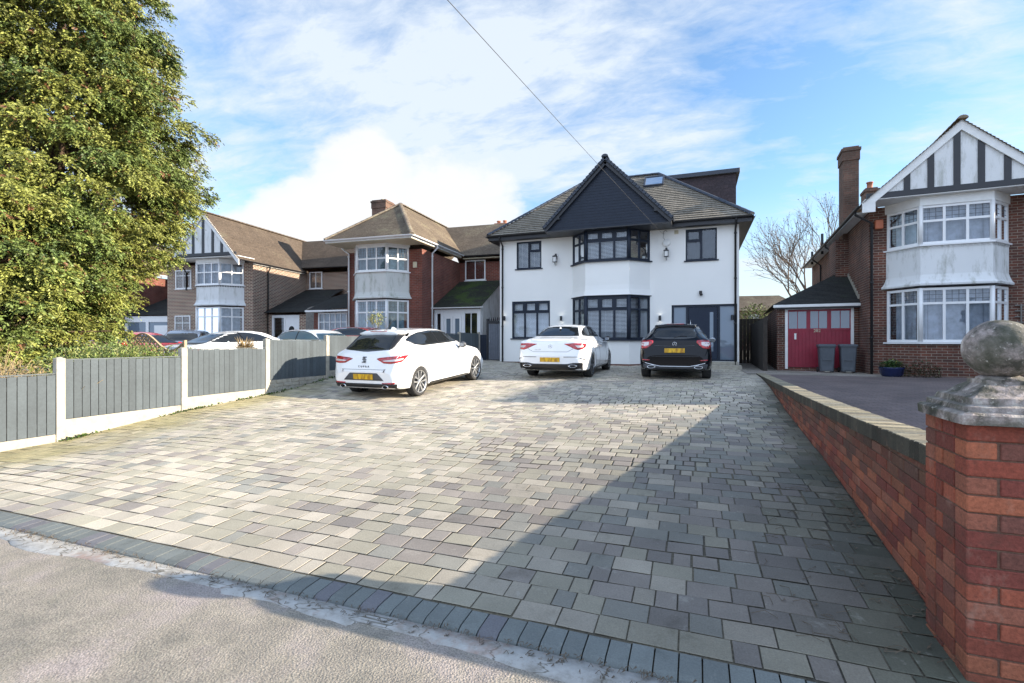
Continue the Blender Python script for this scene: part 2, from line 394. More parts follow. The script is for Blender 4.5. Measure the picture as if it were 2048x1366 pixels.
        lv = np.empty(n, int); me.loops.foreach_get('vertex_index', lv)
        fn = np.empty(len(me.polygons) * 3); me.polygons.foreach_get('normal', fn); fn = fn.reshape(-1, 3)
        lt = np.empty(len(me.polygons), int); me.polygons.foreach_get('loop_total', lt)
        ln = np.repeat(fn, lt, axis=0); P = co[lv]
        tx = np.stack([-ln[:, 1], ln[:, 0], np.zeros(n)], 1); L = np.linalg.norm(tx, axis=1)
        flat = L < .05; tx[flat] = (1, 0, 0); L[flat] = 1; tx /= L[:, None]
        ty = np.cross(ln, tx); ty[flat] = (0, 1, 0)
        uv = np.stack([(P * tx).sum(1), (P * ty).sum(1)], 1)
        uvl.data.foreach_set('uv', uv.ravel().astype(np.float32))
        if any(c is not None for c in s.c):
            ca = me.color_attributes.new('tint', 'FLOAT_COLOR', 'CORNER')
            fc = np.array([(c if c is not None else (.2, .2, .2)) + (1,) for c in s.c]); ca.data.foreach_set('color', np.repeat(fc, lt, axis=0).ravel().astype(np.float32))
        o = bpy.data.objects.new(name, me); COL.objects.link(o)
        if parent is not None: o.parent = parent
        if loc: o.location = loc
        return o
def tag(o, label=None, cat=None, group=None, kind=None):
    if label: o['label'] = label
    if cat: o['category'] = cat
    if group: o['group'] = group
    if kind: o['kind'] = kind
    return o
def thing(name, label, cat, loc=(0, 0, 0), rz=0., group=None):
    o = bpy.data.objects.new(name, None); COL.objects.link(o); o.location = loc; o.rotation_euler = (0, 0, rz)
    o.empty_display_size = .2
    return tag(o, label, cat, group)
def copy_tree(o, parent=None):
    c = o.copy(); COL.objects.link(c); c.parent = parent
    for ch in list(o.children): copy_tree(ch, c)
    return c
def text_mesh(txt, size, name, mat, parent, M, depth=.004, space=1.):
    cu = bpy.data.curves.new(name, 'FONT'); cu.body = txt; cu.size = size; cu.extrude = depth; cu.align_x = 'CENTER'; cu.align_y = 'CENTER'; cu.space_character = space
    t = bpy.data.objects.new('t', cu); COL.objects.link(t)
    bpy.context.view_layer.update()
    me = bpy.data.meshes.new_from_object(t.evaluated_get(bpy.context.evaluated_depsgraph_get())); bpy.data.objects.remove(t)
    me.transform(M); me.materials.clear(); me.materials.append(MATS[mat])
    o = bpy.data.objects.new(name, me); COL.objects.link(o); o.parent = parent; return o
def TT(x, y, a=0, z=0): return Matrix.Translation((x, y, z)) @ Matrix.Rotation(a, 4, 'Z')
# ------------------------------------------------------------------ the ground
def sheet(name, us, vs, off, mat, clip=None):
    mb = MB(); n = len(vs)
    P = [(u, v, gz(u, v) + off) for u in us for v in vs]
    F = [(i * n + j, (i + 1) * n + j, (i + 1) * n + j + 1, i * n + j + 1) for i in range(len(us) - 1) for j in range(n - 1)]
    mb.smooth = True; mb.add(P, F)
    return tag(mb.build(name, mat), kind='structure')
lin = lambda a, b, n: [a + (b - a) * i / n for i in range(n + 1)]
far = [-900, -400, -150, -80]
sheet('ground', far + lin(-50, 30, 40) + [60, 120, 400, 900], [-300, -100, -30, -10, 0, 1] + lin(2.2, 24, 44) + [30, 45, 80, 200, 900], -.06, 'earth')
sheet('footway', [-60, -40] + lin(-30, 20, 40) + [40], lin(-9, 2.12, 10), .004, 'footway')
FU = -8.71
def wu(v): return 1.15 + .0396 * (v - 3.2)
def hsh(a, b=0.): return noise.noise(Vector((a * 1.37, b * 1.91, 3.3)))
PAL = [((.44, .40, .335), 3.2), ((.31, .295, .235), 3.6), ((.25, .225, .215), 2.0), ((.205, .215, .205), 1.8), ((.35, .32, .27), 2.6), ((.175, .162, .165), 1.3)]
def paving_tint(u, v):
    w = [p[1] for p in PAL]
    k = cl((u + 4) / 4.5) * cl((10 - v) / 5)  # right-hand blocks: shade put into their tint, along with dirt by the wall
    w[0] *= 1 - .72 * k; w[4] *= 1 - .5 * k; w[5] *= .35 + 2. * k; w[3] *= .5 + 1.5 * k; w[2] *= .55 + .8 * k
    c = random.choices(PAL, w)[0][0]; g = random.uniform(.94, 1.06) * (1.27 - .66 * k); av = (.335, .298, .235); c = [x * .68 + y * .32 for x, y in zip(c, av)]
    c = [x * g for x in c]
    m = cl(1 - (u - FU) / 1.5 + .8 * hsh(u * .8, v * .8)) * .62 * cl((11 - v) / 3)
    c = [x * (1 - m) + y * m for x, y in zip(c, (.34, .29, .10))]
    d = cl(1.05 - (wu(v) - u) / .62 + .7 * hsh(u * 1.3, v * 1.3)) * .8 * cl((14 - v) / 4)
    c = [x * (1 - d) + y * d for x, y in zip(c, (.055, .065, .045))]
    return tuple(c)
def block(mb, u0, u1, v0, v1, off=0., bev=.0042, drop=None):
    o = off + random.uniform(-.0012, .0018)
    tx, ty = random.gauss(0, .0012), random.gauss(0, .0012)
    def P(u, v, d): return (u, v, gz(u, v) + o + d + (tx if u > (u0 + u1) / 2 else -tx) + (ty if v > (v0 + v1) / 2 else -ty))
    b = bev
    j = [random.uniform(0, .002) for _ in range(4)]
    vs = [P(u0 + j[0], v0, -b * .55), P(u1, v0 + j[1], -b * .55), P(u1 - j[2], v1, -b * .55), P(u0, v1 - j[3], -b * .55),
          P(u0 + b, v0 + b, 0), P(u1 - b, v0 + b, 0), P(u1 - b, v1 - b, 0), P(u0 + b, v1 - b, 0)]
    mb.add(vs, ((4, 5, 6, 7), (0, 1, 5, 4), (1, 2, 6, 5), (2, 3, 7, 6), (3, 0, 4, 7)))
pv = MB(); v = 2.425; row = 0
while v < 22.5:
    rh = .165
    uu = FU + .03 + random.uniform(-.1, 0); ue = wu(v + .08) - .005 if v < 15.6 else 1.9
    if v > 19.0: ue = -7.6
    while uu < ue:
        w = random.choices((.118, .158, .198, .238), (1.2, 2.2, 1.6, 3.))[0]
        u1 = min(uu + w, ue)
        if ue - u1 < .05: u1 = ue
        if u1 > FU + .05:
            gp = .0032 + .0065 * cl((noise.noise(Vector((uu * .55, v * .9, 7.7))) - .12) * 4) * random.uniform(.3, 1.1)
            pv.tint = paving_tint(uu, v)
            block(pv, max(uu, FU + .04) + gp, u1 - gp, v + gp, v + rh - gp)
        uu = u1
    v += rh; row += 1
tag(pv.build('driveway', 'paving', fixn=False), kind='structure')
sheet('joint_bed', lin(FU, 2.0, 70), [2.415, 2.6, 2.8, 3.0] + lin(3.3, 19.0, 60), -.0065, 'joint_sand')
# bullnosed kerb setts along the street edge
kb = MB(); u = -14.
while u < 1.35:
    w = .104 + random.uniform(-.006, .006)
    g = random.uniform(.9, 1.12); kb.tint = (.16 * g, .178 * g, .175 * g) if random.random() > .25 else (.15 * g, .15 * g, .165 * g)
    a, b = u + .0035, u + w - .0035; z = gz(u, 2.3)
    pr = [(2.222, -.06), (2.226, -.034), (2.245, -.014), (2.275, -.002), (2.41, .004), (2.421, -.008)]
    j = random.uniform(-.002, .002)
    vs = [(a + (.003 if i in (0, 5) else 0), p[0] + j, z + p[1] + j) for i, p in enumerate(pr)] + [(b - (.003 if i in (0, 5) else 0), p[0] + j, z + p[1] + j) for i, p in enumerate(pr)]
    kb.add(vs, [(i, i + 6, i + 7, i + 1) for i in range(5)] + [tuple(range(6)), tuple(range(11, 5, -1))])
    u += w
tag(kb.build('kerb', 'paving', fixn=False), kind='structure')
sheet('kerb_bed', lin(-14, 1.5, 30), [2.05, 2.25, 2.42], -.03, 'joint_sand')
# broken concrete haunching between footway and kerb
cs = MB(); us = lin(-14, 1.6, 420); rows = []
for u in us:
    n1 = noise.fractal(Vector((u * 1.1, 1.7, 0)), 1.1, 2.1, 4); n2 = noise.noise(Vector((u * 7, 9.7, 0)))
    edge = 2.06 - .06 * n1 - .012 * n2 - .006 * noise.noise(Vector((u * 23, 2, 0))) - .03 * cl((u + 2) / 3)
    top = 2.216 - .004 * abs(n2)
    if noise.noise(Vector((u * .9 + 4.2, 4.4, 1))) > .22 and u < -1.2: edge = 2.095 - .01 * abs(n1)
    edge = min(edge, 2.102)
    rows.append([(u, edge, gz(u, 2) - .004), (u, edge + .006, gz(u, 2) + .007 + .003 * n2), (u, (edge + top) / 2, gz(u, 2) + .010 + .003 * n1), (u, top, gz(u, 2) - .004 + .002 * n2), (u, top + .004, gz(u, 2) - .03)])
P = [p for r in rows for p in r]; cs.smooth = True
cs.add(P, [(i * 5 + j, (i + 1) * 5 + j, (i + 1) * 5 + j + 1, i * 5 + j + 1) for i in range(len(rows) - 1) for j in range(4)])
tag(cs.build('concrete_edging', 'old_concrete'), kind='structure')
# neighbour's drive on the right, forecourt on the left
nd = MB(); vs_ = lin(3, 18.8, 30); rows = [[(wu(v) + .2 + (22 - wu(v)) * k / 8, v, gz(wu(v) + .2 + (22 - wu(v)) * k / 8, v) + .01) for k in range(9)] for v in vs_]
P = [p for r in rows for p in r]; nd.smooth = True
nd.add(P, [(i * 9 + j, i * 9 + j + 1, (i + 1) * 9 + j + 1, (i + 1) * 9 + j) for i in range(len(rows) - 1) for j in range(8)])
tag(nd.build('neighbour_drive', 'block_drive'), kind='structure')
sheet('forecourt', lin(-40, FU - .15, 30), lin(9.5, 24, 14), -.02, 'footway')
sheet('side_path', lin(1.4, 5, 4), lin(15.7, 32, 10), .012, 'footway')
# pavement debris
def twigs(name, n, area, label, cat='twigs', mat='twig', L=(.03, .14)):
    mb = MB()
    for _ in range(n):
        u, v = area(); a = random.uniform(0, PI); l = random.uniform(*L); z = gz(u, v) + .006
        mb.tube([(u, v, z), (u + l * .5 * math.cos(a), v + l * .5 * math.sin(a), z + random.uniform(.002, .02)), (u + l * math.cos(a + .3), v + l * math.sin(a + .3), z)], .0016, 3, False)
        if random.random() < .4:
            mb.add([(u, v, z), (u + .02, v + .008, z + .01), (u + .012, v + .026, z + .004)], ((0, 1, 2),))
    tag(mb.build(name, mat), label, cat, None, 'stuff')
def near_wall():
    v = 2.7 + 9 * random.random() ** 1.6; return wu(v) - .02 - .75 * random.random() ** 2.2, v
def near_kerb(): return random.uniform(-5, 1.2), random.choice((2.2 + random.gauss(0, .012), 2.15 + random.gauss(0, .03)))
twigs('twigs', 190, near_wall, 'loose twigs and leaf bits scattered along the foot of the red brick boundary wall')
twigs('leaf_litter', 420, near_kerb, 'fine dry litter caught in the gap beside the kerb setts', 'litter', 'twig', (.008, .035))
# weeds along the fence foot
wd = MB()
for _ in range(420):
    v = random.choice((random.gauss(4.6, .12), random.gauss(6.3, .25), random.gauss(8.0, .5), random.uniform(6, 16), random.uniform(9.5, 14))); u = FU + .07 + abs(random.gauss(0, .05)); z = gz(u, v)
    a = random.uniform(0, 2 * PI); l = random.uniform(.02, .07); w = l * .35; g = random.uniform(.7, 1.3)
    wd.tint = (.07 * g, .12 * g, .025 * g)
    d = Vector((math.cos(a), math.sin(a), .7)) * l; s_ = Vector((-math.sin(a), math.cos(a), 0)) * w
    p = Vector((u, v, z)); wd.add([p, p + d * .5 + s_, p + d, p + d * .5 - s_], ((0, 1, 2, 3),))
tag(wd.build('weeds', 'leaf', fixn=False), 'low green weeds growing along the foot of the grey fence', 'weeds', None, 'stuff')

# ------------------------------------------------------------------ left fence
fr = thing('board_fence', 'grey feather-edge board fence stepping up between concrete posts on the left of the drive', 'fence', (FU, 4.42, 0))
pz = {-1: .98, 0: 1.22, 1: 1.34, 2: 1.515, 3: 1.61, 4: 1.68, 5: 1.74, 6: 1.79, 7: 1.83, 8: 1.86}
ptop = {-1: .97, 0: 1.17, 1: 1.30, 2: 1.47, 3: 1.58, 4: 1.64, 5: 1.69, 6: 1.74, 7: 1.78}
for k in range(-1, 9):
    v0 = 1.85 * k; mb = MB(); b = gz(FU, 4.42 + v0) - .15
    mb.box(-.05, .05, v0 - .055, v0 + .055, b, pz[k] - .012, .006)
    mb.lathe([(.052, pz[k] - .02), (.04, pz[k]), (.0, pz[k] + .004)], (0, v0, 0), 4, cap=False)
    mb.build('post', 'concrete' if k % 2 == 0 else 'concrete', fr)
for k in range(-2, 8):
    if k == -2: continue
    v0, v1 = 1.85 * k + .055, 1.85 * (k + 1) - .055; zt = ptop[k]; zb = zt - (.86 if k != 0 else .86)
    mb = MB(); n = 16; bw = (v1 - v0) / n
    for i in range(n):
        g = random.uniform(.82, 1.15); mb.tint = (.072 * g, .089 * g, .101 * g)
        a, b = v0 + i * bw + .010, v0 + (i + 1) * bw + .001
        x0 = .012; dz = random.uniform(-.004, .004)
        t0, t1 = zt + dz - .004 * (i - n / 2) / n * 4, zt + dz
        # thick edge at b, thin edge at a tucked behind its neighbour
        vs = [(x0, a, zb), (x0 + .006, a, zb), (x0 + .019, b - .007, zb), (x0, b - .007, zb), (x0, a, t0), (x0 + .006, a, t0), (x0 + .019, b - .007, t0), (x0, b - .007, t0)]
        mb.add(vs, ((3, 2, 1, 0), (4, 5, 6, 7), (0, 1, 5, 4), (1, 2, 6, 5), (2, 3, 7, 6), (3, 0, 4, 7)))
    mb.tint = (.04, .045, .05); mb.box(-.03, .009, v0, v1, zb + .1, zb + .17); mb.box(-.03, .009, v0, v1, zt - .2, zt - .13)
    mb.tint = (.012, .013, .015); mb.box(-.008, .0085, v0, v1, zb, zt - .02)  # near-black backing: shadow lines between the boards put in as colour
    mb.tint = (.10, .115, .12); mb.box(-.012, .02, v0, v1, zt + .006, zt + .022)
    mb.build('panel', 'boards', fr)
    # gravel board below, rock faced further up the drive
    mb = MB(); z0 = min(gz(FU, 4.42 + v0), gz(FU, 4.42 + v1)) - .12
    if k < 2:
        mb.box(-.025, .028, v0, v1, z0, zb - .006, .004); mb.build('gravel_board', 'concrete', fr)
    else:
        rows_ = max(1, int((zb - z0) / .075)); rhh = (zb - .006 - z0) / rows_
        for r_ in range(rows_):
            a = v0
            while a < v1 - .02:
                w = random.uniform(.12, .26); b = min(v1, a + w); t = random.uniform(.018, .038)
                mb.box(-.02, t, a + .003, b - .003, z0 + r_ * rhh + .003, z0 + (r_ + 1) * rhh - .003, .008); a = b
        mb.box(-.02, .012, v0, v1, z0, zb - .008); mb.build('gravel_board', 'concrete', fr)

# ------------------------------------------------------------------ right brick wall and gate pier
BR = [(.31, .085, .048), (.25, .062, .038), (.36, .115, .06), (.20, .052, .038), (.28, .10, .062), (.17, .065, .048)]
def btint(z=1., k=0):
    c = random.choice(BR); g = random.uniform(.85, 1.15); c = [x * g for x in c]
    r_ = random.random()
    if r_ < .03: c = [x * .65 + y * .35 for x, y in zip(c, (.40, .24, .17))]
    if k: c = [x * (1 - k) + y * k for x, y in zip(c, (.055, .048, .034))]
    return tuple(c)
CT = ((2.9, .915), (3.2, .90), (4.8, .83), (7.9, .725), (15.5, .53), (17, .52))
ct = lambda v: tab(CT, v)
wl = thing('boundary_wall', 'low red brick wall with dark brick-on-edge coping, running down the right side of the drive', 'wall', (0, 0, 0))
mb = MB(); mo = MB()
VE = 15.9
for r_ in range(-3, 13):
    z0 = r_ * .075; v = 3.0 + (.1125 if r_ % 2 else 0) - .2
    while v < VE:
        a, b = max(v, 3.0), min(v + .215, VE); v += .225
        if b - a < .03 or ct((a + b) / 2) - .108 < z0 + .012 or z0 + .065 < gz(1.2, a) - .03: continue
        jj = random.uniform(-.003, .003); top = min(z0 + .065, ct((a + b) / 2) - .108)
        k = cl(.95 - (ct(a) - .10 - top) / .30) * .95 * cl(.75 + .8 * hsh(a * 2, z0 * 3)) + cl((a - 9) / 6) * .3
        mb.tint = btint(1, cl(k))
        ua, ub = wu(a) + jj, wu(b) + jj; c = .0035; ta, tb = min(z0 + .065, ct(a) - .108), min(z0 + .065, ct(b) - .108)
        vs = [(ua + c, a, z0), (ub + c, b, z0), (ub + c, b, tb), (ua + c, a, ta), (ua, a + c, z0 + c), (ub, b - c, z0 + c), (ub, b - c, tb - c), (ua, a + c, ta - c),
              (ua + .03, a, z0), (ub + .03, b, z0), (ub + .03, b, tb), (ua + .03, a, ta)]
        mb.add(vs, ((4, 7, 6, 5), (0, 4, 5, 1), (1, 5, 6, 2), (2, 6, 7, 3), (3, 7, 4, 0), (0, 1, 9, 8), (1, 2, 10, 9), (2, 3, 11, 10), (3, 0, 8, 11)))
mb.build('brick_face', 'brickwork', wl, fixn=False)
seg = lin(3.0, VE, 40)
for a, b in zip(seg, seg[1:]):
    p = lambda v, o, z: (wu(v) + o, v, z)
    mo.tint = (.13, .085, .06)
    mo.quad(p(a, .009, -.3), p(b, .009, -.3), p(b, .009, ct(b) - .105), p(a, .009, ct(a) - .105))
    mo.tint = (.24, .09, .06)
    mo.quad(p(a, .22, -.3), p(b, .22, -.3), p(b, .22, ct(b) - .105), p(a, .22, ct(a) - .105))
mo.build('mortar', 'brickwork', wl)
cp = MB(); v = 3.0
while v < VE:
    a, b = v + .004, v + .071; g = random.uniform(.75, 1.25); t = random.random()
    cp.tint = (.27 * g, .24 * g, .17 * g) if t < .5 else ((.20 * g, .19 * g, .15 * g) if t < .85 else (.34 * g, .29 * g, .19 * g))
    za, zb = ct(a) + random.uniform(-.003, .003), ct(b) + random.uniform(-.003, .003); x0, x1 = wu(a) - .012, wu(a) + .235; c = .006
    vs = [(x0, a, za - .104), (x1, a, za - .104), (x1, b, zb - .104), (x0, b, zb - .104), (x0, a, za - c), (x1, a, za - c), (x1, b, zb - c), (x0, b, zb - c),
          (x0 + c, a + c, za), (x1 - c, a + c, za), (x1 - c, b - c, zb), (x0 + c, b - c, zb)]
    cp.add(vs, ((0, 1, 5, 4), (1, 2, 6, 5), (2, 3, 7, 6), (3, 0, 4, 7), (4, 5, 9, 8), (5, 6, 10, 9), (6, 7, 11, 10), (7, 4, 8, 11), (8, 9, 10, 11)))
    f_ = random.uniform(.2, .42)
    for q_ in (3, 7): cp.c[len(cp.c) - 9 + q_] = (.19 * f_, .17 * f_, .125 * f_)   # drive-side ends tinted darker than the tops
    v += .075
cp.tint = (.12, .10, .07)
for a, b in zip(seg, seg[1:]): cp.add([(wu(a) - .004, a, ct(a) - .1), (wu(a) + .228, a, ct(a) - .1), (wu(b) + .228, b, ct(b) - .1), (wu(b) - .004, b, ct(b) - .1), (wu(a) - .004, a, ct(a) - .008), (wu(a) + .228, a, ct(a) - .008), (wu(b) + .228, b, ct(b) - .008), (wu(b) - .004, b, ct(b) - .008)], ((4, 5, 6, 7), (0, 4, 7, 3), (1, 2, 6, 5)))
cp.build('coping', 'brickwork', wl)

PX0, PX1, PY0, PY1, PZ = 1.07, 1.47, 2.62, 3.02, 1.10
pr = thing('gate_pier', 'square red brick gate pier with a weathered stone cap and ball at the right edge', 'gate pier', ((PX0 + PX1) / 2, (PY0 + PY1) / 2, 0))
mb = MB(TT(-(PX0 + PX1) / 2, -(PY0 + PY1) / 2)); z = PZ - .068; k = 0
while z > -.2:
    cuts = [(0, .215), (.225, .40)] if k % 2 == 0 else [(0, .1025), (.1125, .2875), (.2975, .40)]
    cuts2 = [(.1125, .215), (.225, .2875)] if k % 2 == 0 else [(.1125, .2875)]
    kk = .25 * cl((.35 - z) / .35)
    for (a, b) in cuts:
        for (y0, y1) in ((PY0, PY0 + .1025), (PY1 - .1025, PY1)):
            mb.tint = btint(1, kk); j = random.uniform(-.002, .002); mb.box(PX0 + a, PX0 + b, y0 + j, y1 + j, z, z + .068, .004)
    for (a, b) in cuts2:
        for (x0, x1) in ((PX0, PX0 + .1025), (PX1 - .1025, PX1)):
            mb.tint = btint(1, kk); j = random.uniform(-.002, .002); mb.box(x0 + j, x1 + j, PY0 + a, PY0 + b, z, z + .068, .004)
    z -= .075; k += 1
mb.tint = (.15, .085, .06); mb.box(PX0 + .007, PX1 - .007, PY0 + .007, PY1 - .007, -.3, PZ - .005)
mb.build('brick_shaft', 'brickwork', pr, fixn=False)
def sq_cap(mb, prof, jit=.0):
    """square moulded cap: rings of (half width, z)"""
    n = 12; vs = []; fs = []
    for (h, z) in prof:
        ring = []
        for s_ in range(4):
            for i in range(n):
                t = -1 + 2 * i / n; p = ((t, -1), (1, t), (-t, 1), (-1, -t))[s_]
                rr = 1 - .035 * (abs(t) ** 6)
                q = (p[0] * h * rr, p[1] * h * rr); w = jit * noise.noise(Vector((q[0] * 19, q[1] * 19, z * 30)))
                ring.append((q[0] * (1 + w), q[1] * (1 + w), z + w * .08))
        vs += ring
    m = 4 * n
    for r_ in range(len(prof) - 1):
        for i in range(m): fs.append((r_ * m + i, r_ * m + (i + 1) % m, (r_ + 1) * m + (i + 1) % m, (r_ + 1) * m + i))
    fs.append(tuple(range(m))[::-1]); fs.append(tuple((len(prof) - 1) * m + i for i in range(m)))
    mb.add(vs, fs)
mb = MB(); sq_cap(mb, [(.20, PZ - .002), (.232, PZ + .002), (.236, PZ + .042), (.225, PZ + .05), (.205, PZ + .053), (.203, PZ + .075), (.178, PZ + .082), (.172, PZ + .108), (.15, PZ + .118), (.112, PZ + .15), (.088, PZ + .165), (.085, PZ + .18)], .05)
mb.build('cap_stone', 'stone_cap', pr)
mb = MB(); prof = [(.085, PZ + .178), (.08, PZ + .19), (.065, PZ + .198)]
for i in range(3, 29):
    a = PI * i / 28; prof.append((max(.001, .131 * math.sin(a)), PZ + .316 - .131 * math.cos(a)))
mb.lathe(prof, n=48)
for i_, p_ in enumerate(mb.v):
    c_ = Vector((0, 0, PZ + .318)); d_ = Vector(p_) - c_; mb.v[i_] = tuple(c_ + d_ * (1 + .018 * noise.fractal(Vector(p_) * 14, 1., 2., 4) + .012 * noise.noise(Vector(p_) * 5)))
mb.build('ball', 'stone_cap', pr)
# tall unseen hedge, added out of frame to shade the neighbour's drive
hg = thing('shading_hedge', 'tall unseen hedge added to shade the neighbouring drive', 'hedge', (10.2, 3.4, 0))
mb = MB(); n_, m_ = 60, 12; V = []
for i in range(n_ + 1):
    for j in range(m_ + 1):
        y = 11.6 * i / n_; a = PI * j / m_; h = 3.25 + .10 * noise.noise(Vector((y * .9, 0, 0))); V.append((-.45 * math.cos(a) * (1 + .15 * noise.noise(Vector((y * 3, j, 0)))), y, max(0, h * min(1, math.sin(a) * 1.8)) + .05 * noise.noise(Vector((y * 5, j * 2, 1)))))
mb.tint = (.05, .08, .025); mb.add(V, [(i * (m_ + 1) + j, i * (m_ + 1) + j + 1, (i + 1) * (m_ + 1) + j + 1, (i + 1) * (m_ + 1) + j) for i in range(n_) for j in range(m_)]); mb.build('foliage', 'leaf', hg)
# next house along, out of frame on the right: its gable's shadow reaches across the drive to the parked cars
nh = thing('brick_house', 'unseen brick house beyond the timbered one, its plain front gable set to shadow the drive', 'house', (17.4, 13.0, 0))
mb = MB(); mb.box(-2.3, 8.5, 0, 9, .2, 5.4); mb.prism([(-2.3, 5.4), (2.3, 5.4), (0, 7.5)], .02, 9); mb.build('wall', 'brick_brown', nh)
mb = MB()
for s_ in (-1, 1): mb.add([(s_ * 2.5, -.3, 5.22), (0, -.3, 7.68), (0, 9.2, 7.68), (s_ * 2.5, 9.2, 5.22), (s_ * 2.5, -.3, 5.32), (0, -.3, 7.80), (0, 9.2, 7.80), (s_ * 2.5, 9.2, 5.32)], ((0, 1, 2, 3), (4, 5, 6, 7), (0, 1, 5, 4), (2, 3, 7, 6), (0, 3, 7, 4)))
mb.build('roof', 'tile_brown', nh)
# boundary wall along the street on the far side of the pier, out of frame: its shadow falls on the footway
fw = thing('street_wall', 'red brick street wall with stone coping running on to the right of the gate pier', 'wall', (1.5, 2.74, 0))
mb = MB(); mb.box(0, 9, -.11, .11, -.2, 1.08); mb.build('wall', 'brick_plinth', fw)
mb = MB(); mb.box(.0, 9, -.15, .15, 1.082, 1.15, .01); mb.build('coping', 'concrete_dark', fw)

# ------------------------------------------------------------------ camera, sun, sky
cam = bpy.data.cameras.new('camera'); co = bpy.data.objects.new('camera', cam); COL.objects.link(co)
co.location = (0, 0, 1.45); co.rotation_euler = (PI / 2, 0, R(20.5)); cam.sensor_width = 36; cam.lens = 985 / 2048 * 36
cam.clip_start = .05; cam.clip_end = 3000; scene.camera = co
SUN = Vector((1, .18, .355)).normalized(); EL = math.asin(SUN.z)
sl = bpy.data.lights.new('sun', 'SUN'); so = bpy.data.objects.new('sun', sl); COL.objects.link(so)
sl.energy = 5.; sl.angle = R(.5); sl.color = (1., .87, .70); so.location = (30, 5, 20)
so.rotation_euler = SUN.to_track_quat('Z', 'Y').to_euler()
w = bpy.data.worlds.new('World'); scene.world = w; w.use_nodes = True; nt = w.node_tree
bg = nt.nodes['Background']; bg.inputs['Strength'].default_value = .10
sky = nt.nodes.new('ShaderNodeTexSky'); sky.sky_type = 'NISHITA'; sky.sun_disc = False
sky.sun_elevation = EL; sky.sun_rotation = math.atan2(SUN.x, SUN.y); sky.air_density = 1.1; sky.dust_density = .6; sky.ozone_density = 1.6
tc = nt.nodes.new('ShaderNodeTexCoord').outputs['Generated']
sx = nt.nodes.new('ShaderNodeSeparateXYZ'); nt.links.new(tc, sx.inputs[0])
zz = math_n(nt, 'MAXIMUM', sx.outputs[2], .0)
dv = math_n(nt, 'ADD', zz, .22)
cx = nt.nodes.new('ShaderNodeCombineXYZ'); nt.links.new(math_n(nt, 'DIVIDE', sx.outputs[0], dv), cx.inputs[0]); nt.links.new(math_n(nt, 'DIVIDE', sx.outputs[1], dv), cx.inputs[1])
mp = nt.nodes.new('ShaderNodeMapping'); mp.inputs['Rotation'].default_value = (0, 0, R(-32)); mp.inputs['Scale'].default_value = (.75, 1.5, 1); mp.inputs['Location'].default_value = (.6, .35, 0)
nt.links.new(cx.outputs[0], mp.inputs[0])
n1 = nt.nodes.new('ShaderNodeTexNoise'); n1.inputs['Scale'].default_value = 1.15; n1.inputs['Detail'].default_value = 9; n1.inputs['Roughness'].default_value = .58; n1.inputs['Distortion'].default_value = .35
nt.links.new(mp.outputs[0], n1.inputs['Vector'])
n3 = nt.nodes.new('ShaderNodeTexNoise'); n3.inputs['Scale'].default_value = 9; n3.inputs['Detail'].default_value = 6; n3.inputs['Roughness'].default_value = .65; n3.inputs['Distortion'].default_value = .4
nt.links.new(mp.outputs[0], n3.inputs['Vector'])
veil = math_n(nt, 'ADD', n1.outputs['Fac'], math_n(nt, 'MULTIPLY', math_n(nt, 'SUBTRACT', n3.outputs['Fac'], .5), .35))
def dirmask(d, lo, hi):
    d = Vector(d).normalized(); vm = nt.nodes.new('ShaderNodeVectorMath'); vm.operation = 'DOT_PRODUCT'; nt.links.new(tc, vm.inputs[0]); vm.inputs[1].default_value = d
    mr = nt.nodes.new('ShaderNodeMapRange'); mr.interpolation_type = 'SMOOTHSTEP'; nt.links.new(vm.outputs['Value'], mr.inputs[0])
    mr.inputs[1].default_value = lo; mr.inputs[2].default_value = hi; return mr.outputs[0]
# thin veil, denser to the left of the view
veil = math_n(nt, 'ADD', veil, math_n(nt, 'MULTIPLY', dirmask((-.8, .6, .5), .45, 1.), .13))
vm_ = ramp(nt, veil, ((.45, (0,) * 3), (.56, (.38,) * 3), (.68, (.9,) * 3)))
# bright cumulus bank low over the left-hand houses
n2 = nt.nodes.new('ShaderNodeTexNoise'); n2.inputs['Scale'].default_value = 4.2; n2.inputs['Detail'].default_value = 8; n2.inputs['Roughness'].default_value = .55
mp2 = nt.nodes.new('ShaderNodeMapping'); mp2.inputs['Scale'].default_value = (1, 1, 1.5); nt.links.new(tc, mp2.inputs[0]); nt.links.new(mp2.outputs[0], n2.inputs['Vector'])
bank = math_n(nt, 'ADD', dirmask((-.56, .83, .06), .915, .99), math_n(nt, 'MULTIPLY', math_n(nt, 'SUBTRACT', n2.outputs['Fac'], .5), 1.5))
bank = ramp(nt, bank, ((.36, (0,) * 3), (.50, (.85,) * 3), (.8, (1,) * 3)))
hz = nt.nodes.new('ShaderNodeMapRange'); nt.links.new(sx.outputs[2], hz.inputs[0]); hz.inputs[1].default_value = .26; hz.inputs[2].default_value = .02; hz.inputs[3].default_value = 0; hz.inputs[4].default_value = .7
skyc = mixc(nt, 1., sky.outputs[0], (.90, 1.08, 1.24), 'MULTIPLY')
c = mixc(nt, vm_, skyc, (3.5, 3.85, 4.25))
c = mixc(nt, hz.outputs[0], c, (3.6, 3.8, 4.0))
c = mixc(nt, bank, c, (4.05, 4.1, 4.2))
c = mixc(nt, dirmask((.1, -.9, .38), .25, .8), c, (4.8, 5.8, 7.5))   # unseen cloud sheet added behind the viewer, brightens the shaded house fronts
nt.links.new(c, bg.inputs[0])
scene.view_settings.view_transform = 'Standard'; scene.view_settings.look = 'None'; scene.view_settings.exposure = 1.33; scene.view_settings.gamma = 1.
scene.cycles.max_bounces = 8; scene.cycles.transparent_max_bounces = 12
